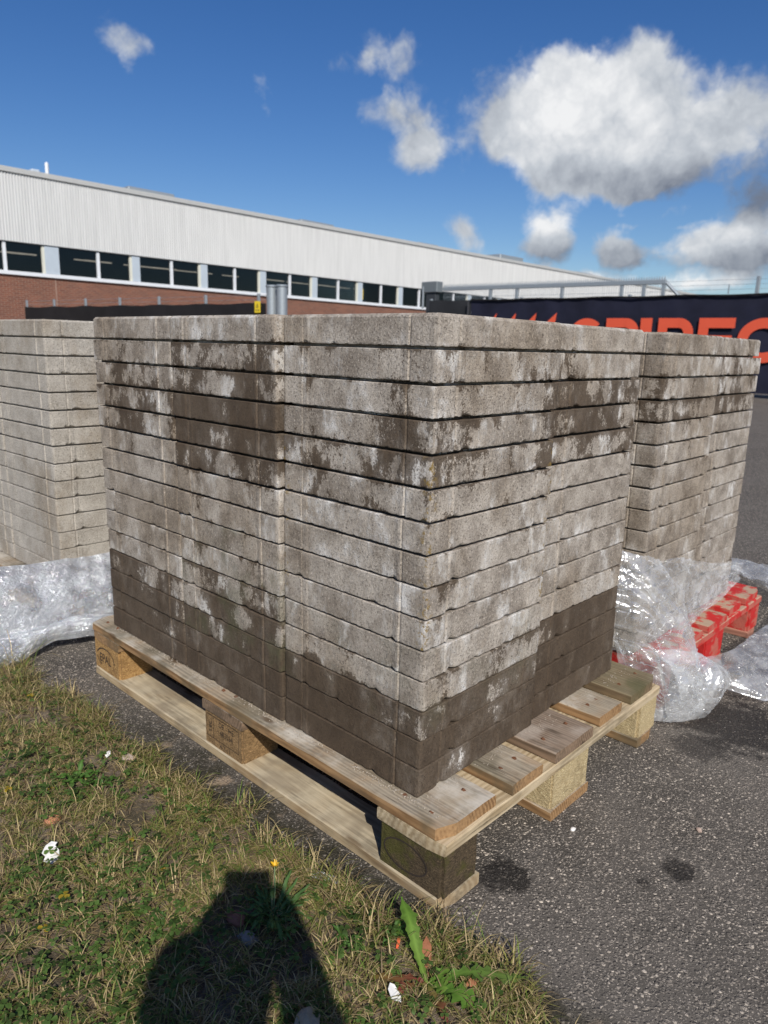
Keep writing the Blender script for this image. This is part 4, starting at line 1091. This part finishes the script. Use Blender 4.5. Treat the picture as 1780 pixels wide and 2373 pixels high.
def grass():
    rng = np.random.default_rng(11)
    B, HD, LN, LG, WD, CO = [], [], [], [], [], []
    straw = np.array([.53, .415, .21]); olive = np.array([.245, .235, .068]); green = np.array([.15, .22, .042]); brown = np.array([.27, .19, .10])
    def put(x, y, hd, ln, lg, wd, c):
        B.append((x, y, turf_h(x, y)-.001)); HD.append(hd); LN.append(ln); LG.append(lg); WD.append(wd); CO.append(c)
    def colour(k, r):
        if r < .22+.18*k: c = straw
        elif r < .46+.16*k: c = brown
        elif r < .84: c = olive
        else: c = green
        return c*rng.uniform(.6, 1.3)
    # tufts
    n_t = 0
    while n_t < 4300:
        y = rng.uniform(-.45, 1.46); x = rim(y) - .004 - rng.random()**1.15*.72
        den = .62 + .9*mnoise.noise(Vector((x*7, y*7, 2.0))) + .35*mnoise.noise(Vector((x*23, y*23, 9.0)))
        if rng.random() > den: continue
        n_t += 1; dry = max(0, min(1, .5+1.1*mnoise.noise(Vector((x*4, y*4, 30.0)))))
        edge = max(0, 1-(rim(y)-x)/.10)
        nb = rng.integers(8, 22); main = rng.uniform(0, 6.28)
        for _ in range(nb):
            hd = main + rng.normal(0, 1.25); ln = abs(rng.normal(.95, .38)); lg = rng.uniform(.018, .048)*(1+.35*edge)
            put(x+rng.normal(0, .007), y+rng.normal(0, .007), hd, min(ln, 1.5), lg, rng.uniform(.0009, .0019), colour(dry, rng.random()))
    # loose thatch lying flat
    for _ in range(15000):
        y = rng.uniform(-.45, 1.47); x = rim(y) + .01 - rng.random()**1.1*.75
        put(x, y, rng.uniform(0, 6.28), rng.uniform(1.35, 1.55), rng.uniform(.012, .05), rng.uniform(.0007, .0014), (straw if rng.random() < .6 else brown)*rng.uniform(.5, 1.2))
    # coarse tufts: along the rim and by the pallet corner
    for (cx, cy, nb, lg, wd, tone) in ((-.05, -.03, 60, .07, .0022, .5), (-.02, -.135, 70, .06, .0022, .8), (-.055, .02, 40, .05, .002, .4), (-.04, -.16, 60, .055, .002, .3), (-.10, .04, 40, .06, .0022, .2), (-.075, .42, 90, .065, .002, .5),
                                       (-.09, .33, 70, .06, .002, .7), (-.11, .55, 80, .06, .002, .6), (-.10, .72, 60, .055, .002, .6), (-.13, 1.37, 26, .17, .0018, .95), (-.12, 1.10, 60, .06, .002, .6), (-.10, .95, 60, .06, .002, .4), (-.17, 1.25, 80, .07, .002, .8),
                                       (-.10, .15, 30, .06, .002, .7), (-.085, .20, 24, .075, .0018, .9), (-.30, .33, 40, .05, .0026, .1), (-.36, .45, 40, .05, .0024, .1), (-.045, -.09, 30, .08, .0018, 1.0)):
        for _ in range(nb):
            hd = rng.uniform(0, 6.28); put(cx+rng.normal(0, .014), cy+rng.normal(0, .014), hd, abs(rng.normal(.6, .35)), lg*rng.uniform(.45, 1.1), wd*rng.uniform(.7, 1.1), colour(tone, rng.random()))
    # beyond the frame
    for _ in range(6000):
        y = rng.uniform(-2.0, 1.5); x = rim(y) - .7 - rng.random()*1.6
        put(x, y, rng.uniform(0, 6.28), abs(rng.normal(.8, .4)), rng.uniform(.03, .06), rng.uniform(.002, .004), colour(.5, rng.random()))
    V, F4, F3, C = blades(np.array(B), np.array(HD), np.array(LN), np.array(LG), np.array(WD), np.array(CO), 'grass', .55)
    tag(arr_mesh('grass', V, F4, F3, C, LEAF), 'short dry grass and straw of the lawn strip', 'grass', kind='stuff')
grass()

def clover():
    rng = np.random.default_rng(5); V = []; F3 = []; C = []
    n = 0
    while n < 3000:
        y = rng.uniform(-.4, 1.3); x = rim(y) - .03 - rng.random()*.62
        m_ = mnoise.noise(Vector((x*5.5, y*5.5, 14.0)))
        if rng.random() > .28 + .9*m_ + (.35 if (x < -.26 and y < .55) else 0): continue
        n += 1
        h = rng.uniform(.006, .022); z0 = turf_h(x, y); az0 = rng.uniform(0, 6.28); tilt = rng.uniform(-.35, .35); tz = rng.uniform(0, 6.28)
        rl = rng.uniform(.0045, .0085); c = np.array([.075, .13, .028])*rng.uniform(.55, 1.5)
        if rng.random() < .012: c = np.array([.42, .30, .03])*rng.uniform(.7, 1.1)
        for k in range(3):
            a = az0 + k*2.094; ca, sa = math.cos(a), math.sin(a); base = len(V)
            pts_ = [(0, 0), (.45, -.42), (.9, -.48), (1.12, 0.0), (.9, .48), (.45, .42)]
            for (u, w) in pts_:
                px_, py_ = u*rl, w*rl; dx = px_*ca - py_*sa; dy = px_*sa + py_*ca
                dz = .25*abs(w)*rl + tilt*(dx*math.cos(tz)+dy*math.sin(tz)) - .2*px_
                V.append((x+dx, y+dy, z0+h+dz)); C.append(c*(1.25 if w == 0 and 0 < u < 1.2 else 1.0))
            mid = len(V); V.append((x+.6*rl*ca, y+.6*rl*sa, z0+h-.0006)); C.append(c*.8)
            for q in range(6): F3.append((base+q, base+(q+1) % 6, mid))
    o = arr_mesh('clover', np.array(V), np.zeros((0, 4), int), np.array(F3), np.array(C), LEAF)
    tag(o, 'low clover leaves spread through the lawn strip', 'clover', kind='stuff')
clover()

def leaf(L_, W_, lobes, curl, c1, c2, seed, n=36, depth=.55, lift=.3):
    """lobed leaf along +x with a raised midrib"""
    rnd = random.Random(seed); V = []; C = []; F = []
    for i in range(n+1):
        t = i/n; env = math.sin(math.pi*min(1, t*.92+.04))**.8 * (.35+.65*t if t < .7 else 1-.0*t)
        env *= (1-max(0, (t-.82)/.18)**2)
        fr__ = (t*lobes + seed*.37) % 1.0; lob = 1 - depth*(1-fr__)**.8 if lobes else 1
        w = W_*max(.06, env*lob) + .0012*rnd.random()
        x = L_*t; z = L_*(lift*t - curl*t*t) + .003*math.sin(t*9+seed)
        rows = [(-w, z+.10*w+.0015*math.sin(t*20)), (-w*.5, z-.04*w), (0, z+.0008), (w*.5, z-.04*w), (w*.95, z+.12*w-.0012*math.sin(t*17))]
        for k, (yy, zz) in enumerate(rows):
            back = -.55*abs(yy) if lobes else 0
            V.append((x+back, yy, zz)); c = np.array(c1)*(1-t)+np.array(c2)*t
            C.append(c*(1.35 if k == 2 else rnd.uniform(.85, 1.1)))
    for i in range(n):
        for k in range(4): F.append((i*5+k, (i+1)*5+k, (i+1)*5+k+1, i*5+k+1))
    return np.array(V), np.array(F), np.array(C)
def add_leaf(root, name, ang, L_, W_, lobes, curl, c1, c2, seed, lift=.3, depth=.55, z=.006):
    V, F, C = leaf(L_, W_, lobes, curl, c1, c2, seed, lift=lift, depth=depth)
    V[:, 2] = np.maximum(V[:, 2], .002-z)
    o = arr_mesh(name, V, F, np.zeros((0, 3), int), C, LEAF, root); o.rotation_euler = (0, 0, ang); o.location = (0, 0, z); return o
G1, G2, RD = (.17, .26, .045), (.11, .22, .03), (.22, .045, .04)
dx_, dy_ = -.131, -.080
dn = empty('dandelion', (dx_, dy_, turf_h(dx_, dy_))); tag(dn, 'broad green dandelion with jagged leaves at the lawn edge by the pallet corner', 'plant')
tips = [(-.084, -.000, .0095, 4, G1, G2), (-.111, -.155, .016, 4, G2, G2), (-.045, -.150, .013, 5, G2, (.12, .17, .04)), (-.070, -.100, .011, 4, G2, G1), (-.168, -.030, .008, 2, RD, (.16, .13, .03)), (-.150, -.125, .007, 3, (.12, .15, .03), RD), (-.165, -.060, .007, 2, (.15, .12, .03), RD), (-.118, -.115, .012, 4, G2, G1)]
for i, (tx, ty, w, lb, ca, cb) in enumerate(tips):
    a = math.atan2(ty-dy_, tx-dx_); l_ = math.hypot(tx-dx_, ty-dy_)*1.3
    add_leaf(dn, 'leaf', a, l_, w*1.75, lb+3, .42 if i else .15, ca, cb, i+2, lift=.38 if i else .5, depth=.72 if i else .4)
# grey-green rosette with a yellow flower, in the shadow
hx, hy = -.200, .170
hb = empty('hawkbit', (hx, hy, turf_h(hx, hy))); tag(hb, 'tuft of narrow upright green leaves with one yellow flower, in the grass', 'plant')
rnd = random.Random(3)
for i in range(40):
    add_leaf(hb, 'leaf', rnd.uniform(0, 6.28), rnd.uniform(.030, .066), rnd.uniform(.0022, .0036), 0, rnd.uniform(.2, .6), (.10, .17, .05), (.075, .15, .04), i, lift=rnd.uniform(.35, 1.0))
MB().tube([(.0, 0, 0), (.02, .02, .03), (.035, .04, .055)], .0009, 6).build('stalk', simple('stalk_green', (.12, .18, .06), .6), hb)
YEL = simple('yellow_petal', (.62, .36, .008), .6)
for k in range(14):
    a = k*6.28/14; mb = MB(); c_, s_ = math.cos(a), math.sin(a)
    mb.add([(.035+.0015*c_-.001*s_, .04+.0015*s_+.001*c_, .055), (.035+.0015*c_+.001*s_, .04+.0015*s_-.001*c_, .055), (.035+.0068*c_+.0009*s_, .04+.0068*s_-.0009*c_, .0585+.002*(k % 3)), (.035+.0068*c_-.0009*s_, .04+.0068*s_+.0009*c_, .0585+.002*(k % 3))], [(0, 1, 2, 3)])
    mb.build('petal', YEL, hb)
# small leafy weeds
def weed(x, y, n_, l_, label, seed, tone=1.0):
    w = empty('weed', (x, y, turf_h(x, y))); tag(w, label, 'plant', 'small weeds in the lawn strip'); r = random.Random(seed)
    for i in range(n_):
        add_leaf(w, 'leaf', r.uniform(0, 6.28), l_*r.uniform(.6, 1.1), l_*r.uniform(.14, .2), r.choice((3, 4)), r.uniform(.2, .5), tuple(c*tone for c in (.075, .15, .03)), tuple(c*tone for c in (.065, .14, .025)), seed*20+i, lift=r.uniform(.3, .9), depth=.45)
weed(-.262, .712, 18, .042, 'bright green lobed weed growing in the grass above the white scrap', 1, 1.15)
weed(-.232, .672, 10, .034, 'small dark lobed weed beside a pale stone in the grass', 2, .9)
weed(-.105, .010, 12, .030, 'grey green seedling rosette at the asphalt edge near the pallet corner', 3, 1.0)
weed(-.150, .055, 10, .028, 'flat rosette of small leaves between the dandelion and the flower tuft', 4, .95)
weed(-.330, .270, 10, .03, 'dark small-leaved weed in the clover beyond the flower tuft', 5, .8)
# stones, scraps, dead leaves
STONE = simple('pale_stone', (.42, .33, .27), .9, 0, 90, .35, .5)
def stone(x, y, s, label, mat=STONE, seed=0, flat=.6):
    bm = bmesh.new(); bmesh.ops.create_icosphere(bm, subdivisions=2, radius=1.0)
    for v_ in bm.verts:
        k = 1 + .28*mnoise.noise(v_.co*1.6+Vector((seed, 0, 0))); v_.co = Vector((v_.co.x*k*s*1.2, v_.co.y*k*s*.9, v_.co.z*k*s*flat))
    me = bpy.data.meshes.new('stone'); bm.to_mesh(me); bm.free(); me.materials.append(mat)
    o = link(bpy.data.objects.new('stone', me)); o.location = (x, y, max(turf_h(x, y), 0)+s*flat*.45); o.rotation_euler = (0, 0, seed); tag(o, label, 'stone'); return o
stone(-.150, .722, .013, 'pale pinkish stone in the grass by the middle pallet block', seed=2)
stone(-.25, .165, .013, 'grey stone lying among the leaves in the shadow', simple('grey_stone', (.22, .20, .185), .9, 0, 60, .3, .4), 5)
stone(-.287, -.012, .020, 'rounded sandy stone at the edge of the shadow', simple('sandy_stone', (.33, .27, .19), .95, 0, 80, .4, .6), 7, .8)
stone(.339, -.042, .0052, 'single white pebble on the asphalt beside the middle pallet foot', simple('white_pebble', (.72, .70, .66), .7), 3)
stone(.509, -.211, .0058, 'single tan pebble on the open asphalt', simple('tan_pebble', (.40, .30, .24), .8), 4)
stone(-.345, .628, .013, 'rusty orange brick chip in the grass', simple('brick_chip', (.40, .17, .09), .9, 0, 90, .3), 6)
stone(-.243, .205, .014, 'reddish stone at the foot of the flower tuft', simple('red_stone', (.20, .085, .06), .9, 0, 90, .3), 8)
PAP = simple('white_scrap', (.66, .65, .62), .7, 0, 90, .25)
def scrap(name, x, y, poly, rz, label, mat, cat, z=.012, bend=.004):
    vs = []; n_ = len(poly)
    for (a, b_) in poly: vs.append((a, b_, bend*math.sin(a*90+b_*60)))
    vs += [(a, b_, c-.0006) for a, b_, c in vs]
    fs = [tuple(range(n_)), tuple(range(n_, 2*n_))[::-1]] + [(i, i+n_, (i+1) % n_+n_, (i+1) % n_) for i in range(n_)]
    o = mesh(name, vs, fs, mat); o.location = (x, y, max(turf_h(x, y), 0)+z); o.rotation_euler = (.15, -.2, rz); tag(o, label, cat); return o
scrap('paper_scrap', -.388, .531, [(-.018, -.008), (-.004, -.016), (.008, -.012), (.014, -.004), (.020, -.006), (.022, .004), (.012, .011), (-.002, .013), (-.006, .006), (-.014, .008)], .9, 'torn white scrap lying on the clover', PAP, 'litter')
scrap('paper_scrap', -.176, -.062, [(-.011, -.006), (-.003, -.009), (.010, -.004), (.013, .002), (.006, .008), (-.006, .007)], 1.2, 'small white chip on the soil under the dandelion', PAP, 'litter')
scrap('paper_scrap', -.178, .755, [(-.007, -.003), (.002, -.005), (.008, .001), (.002, .005), (-.005, .003)], .3, 'tiny white scrap beside the pale pink stone', PAP, 'litter')
scrap('plastic_strip', -.086, .200, [(-.052, -.006), (.0, -.0075), (.046, -.006), (.050, .0), (.046, .006), (.0, .0075), (-.050, .006)], -1.38, 'narrow strip of clear plastic on the dark asphalt edge', film_mat('strip_film', .5, (.7, .72, .73), 60.0, .004), 'litter', .006, .002)
BRN = simple('dead_leaf', (.26, .10, .045), .8, 0, 120, .4)
scrap('dead_leaf', -.098, -.052, [(-.026, -.003), (-.008, -.008), (.012, -.007), (.026, .0), (.012, .007), (-.008, .007)], .75, 'curled reddish dead leaf leaning beside the dandelion', BRN, 'leaf', .014, .006)
scrap('dead_leaf', -.088, -.125, [(-.012, -.004), (.0, -.008), (.012, -.004), (.012, .004), (.0, .007), (-.012, .005)], .1, 'small rust brown dead leaf under the dandelion', BRN, 'leaf', .006, .003)
scrap('wood_splinter', -.105, -.004, [(-.009, -.002), (.009, -.0022), (.009, .002), (-.009, .0022)], .6, 'short bright orange splinter on the soil', simple('orange_splinter', (.75, .13, .05), .6), 'litter', .006, .0)
# twigs of straw reaching over the asphalt
# loose chips on the asphalt
pts, sz = [], []
rnd = random.Random(8)
for _ in range(1500):
    x = rnd.uniform(-.1, 1.9); y = rnd.uniform(-.75, .02)
    if rnd.random() > .25 + .5*mnoise.noise(Vector((x*3, y*3, 0))): continue
    pts.append((x, y, .0)); sz.append(rnd.uniform(.0008, .0021))
for _ in range(700):
    y = rnd.uniform(.0, 1.2); x = rnd.uniform(-.1, .01); pts.append((x, y, max(0, turf_h(x, y)))); sz.append(rnd.uniform(.0006, .002))
tag(rocklets('gravel', pts, sz, simple('loose_grit', (.22, .20, .18), .95, 0, 300, .5), seed=6), 'loose stone grit strewn over the asphalt', 'gravel', kind='stuff')

# ------------------------------------------------------------------ the photographer, kneeling behind the lens, whose shadow falls on the grass
def photographer():
    lat = Vector((.815, -.58, 0)).normalized(); bk = -SUN_H
    def Q(l, D, z): return CAM_POS*1.0 - Vector((0, 0, CAM_POS.z)) + lat*l + bk*D + Vector((0, 0, z))
    J = {'pelvis': (Q(-.04, .72, .46), .14, .12), 'waist': (Q(-.04, .66, .60), .125, .105), 'chest': (Q(-.04, .56, .78), .145, .11), 'neckb': (Q(-.05, .48, .90), .075, .07), 'neck': (Q(-.055, .45, .945), .062, .062),
         'head': (Q(-.055, .42, 1.045), .105, .105), 'headt': (Q(-.055, .42, 1.11), .10, .10),
         'shl': (Q(-.18, .54, .83), .055, .055), 'ell': (Q(-.17, .30, .62), .055, .055), 'wrl': (Q(-.085, .10, .75), .036, .036), 'shr': (Q(.13, .54, .84), .055, .055), 'elr': (Q(.15, .28, .62), .058, .058), 'wrr': (Q(.07, .10, .745), .04, .04),
         'hipl': (Q(-.13, .72, .44), .085, .085), 'knl': (Q(-.16, .36, .46), .062, .062), 'anl': (Q(-.16, .42, .09), .042, .042), 'tol': (Q(-.16, .24, .04), .035, .03),
         'hipr': (Q(.06, .72, .44), .085, .085), 'knr': (Q(.12, .42, .075), .062, .062), 'anr': (Q(.10, .84, .07), .042, .042), 'tor': (Q(.09, .96, .04), .033, .03)}
    E_ = [('pelvis', 'waist'), ('waist', 'chest'), ('chest', 'neckb'), ('neckb', 'neck'), ('neck', 'head'), ('head', 'headt'), ('chest', 'shl'), ('shl', 'ell'), ('ell', 'wrl'), ('chest', 'shr'), ('shr', 'elr'), ('elr', 'wrr'),
          ('pelvis', 'hipl'), ('hipl', 'knl'), ('knl', 'anl'), ('anl', 'tol'), ('pelvis', 'hipr'), ('hipr', 'knr'), ('knr', 'anr'), ('anr', 'tor')]
    names = list(J); vs = [tuple(J[k][0]) for k in names]; ed = [(names.index(a), names.index(b_)) for a, b_ in E_]; rad = [J[k][1:] for k in names]
    # hands: palm and five fingers closing on the phone's sides
    for sgn, wr in ((-1, 'wrl'), (1, 'wrr')):
        w0 = J[wr][0]
        palm = Q(sgn*.064, .05, .822); vs.append(tuple(palm)); rad.append((.030, .026)); pi = len(vs)-1; ed.append((names.index(wr), pi))
        for k in range(4):
            a = Q(sgn*.050, .030, .800+k*.018); b_ = Q(sgn*.050, .022, .803+k*.019); c_ = Q(sgn*.034, .020, .806+k*.019)
            i0 = len(vs); vs += [tuple(a), tuple(b_), tuple(c_)]; rad += [(.009, .009), (.008, .008), (.007, .007)]
            ed += [(pi, i0), (i0, i0+1), (i0+1, i0+2)]
        a = Q(sgn*.045, .055, .845); b_ = Q(sgn*.030, .045, .865); i0 = len(vs); vs += [tuple(a), tuple(b_)]; rad += [(.010, .010), (.008, .008)]; ed += [(pi, i0), (i0, i0+1)]
    me = bpy.data.meshes.new('person'); me.from_pydata(vs, ed, []); me.update()
    m = Mat('jacket_cloth'); m.P(Base_Color=(.05, .055, .07), Roughness=.85); me.materials.append(m.m)
    o = link(bpy.data.objects.new('person', me)); sk = o.modifiers.new('skin', 'SKIN')
    for i, r_ in enumerate(rad): me.skin_vertices[0].data[i].radius = r_; me.skin_vertices[0].data[i].use_root = (i == 0)
    sb = o.modifiers.new('sub', 'SUBSURF'); sb.levels = 1; sb.render_levels = 1
    tag(o, 'person in dark clothes kneeling on the grass and holding up a phone', 'person')
    ph = MB().bbox((-.039, -.135, -.004), (.039, .018, .004), .004).build('smartphone', DARKM)
    ph.matrix_world = cam.matrix_world @ Matrix.Translation((0, 0, .014)); tag(ph, 'dark smartphone held upright in both hands', 'phone')
photographer()
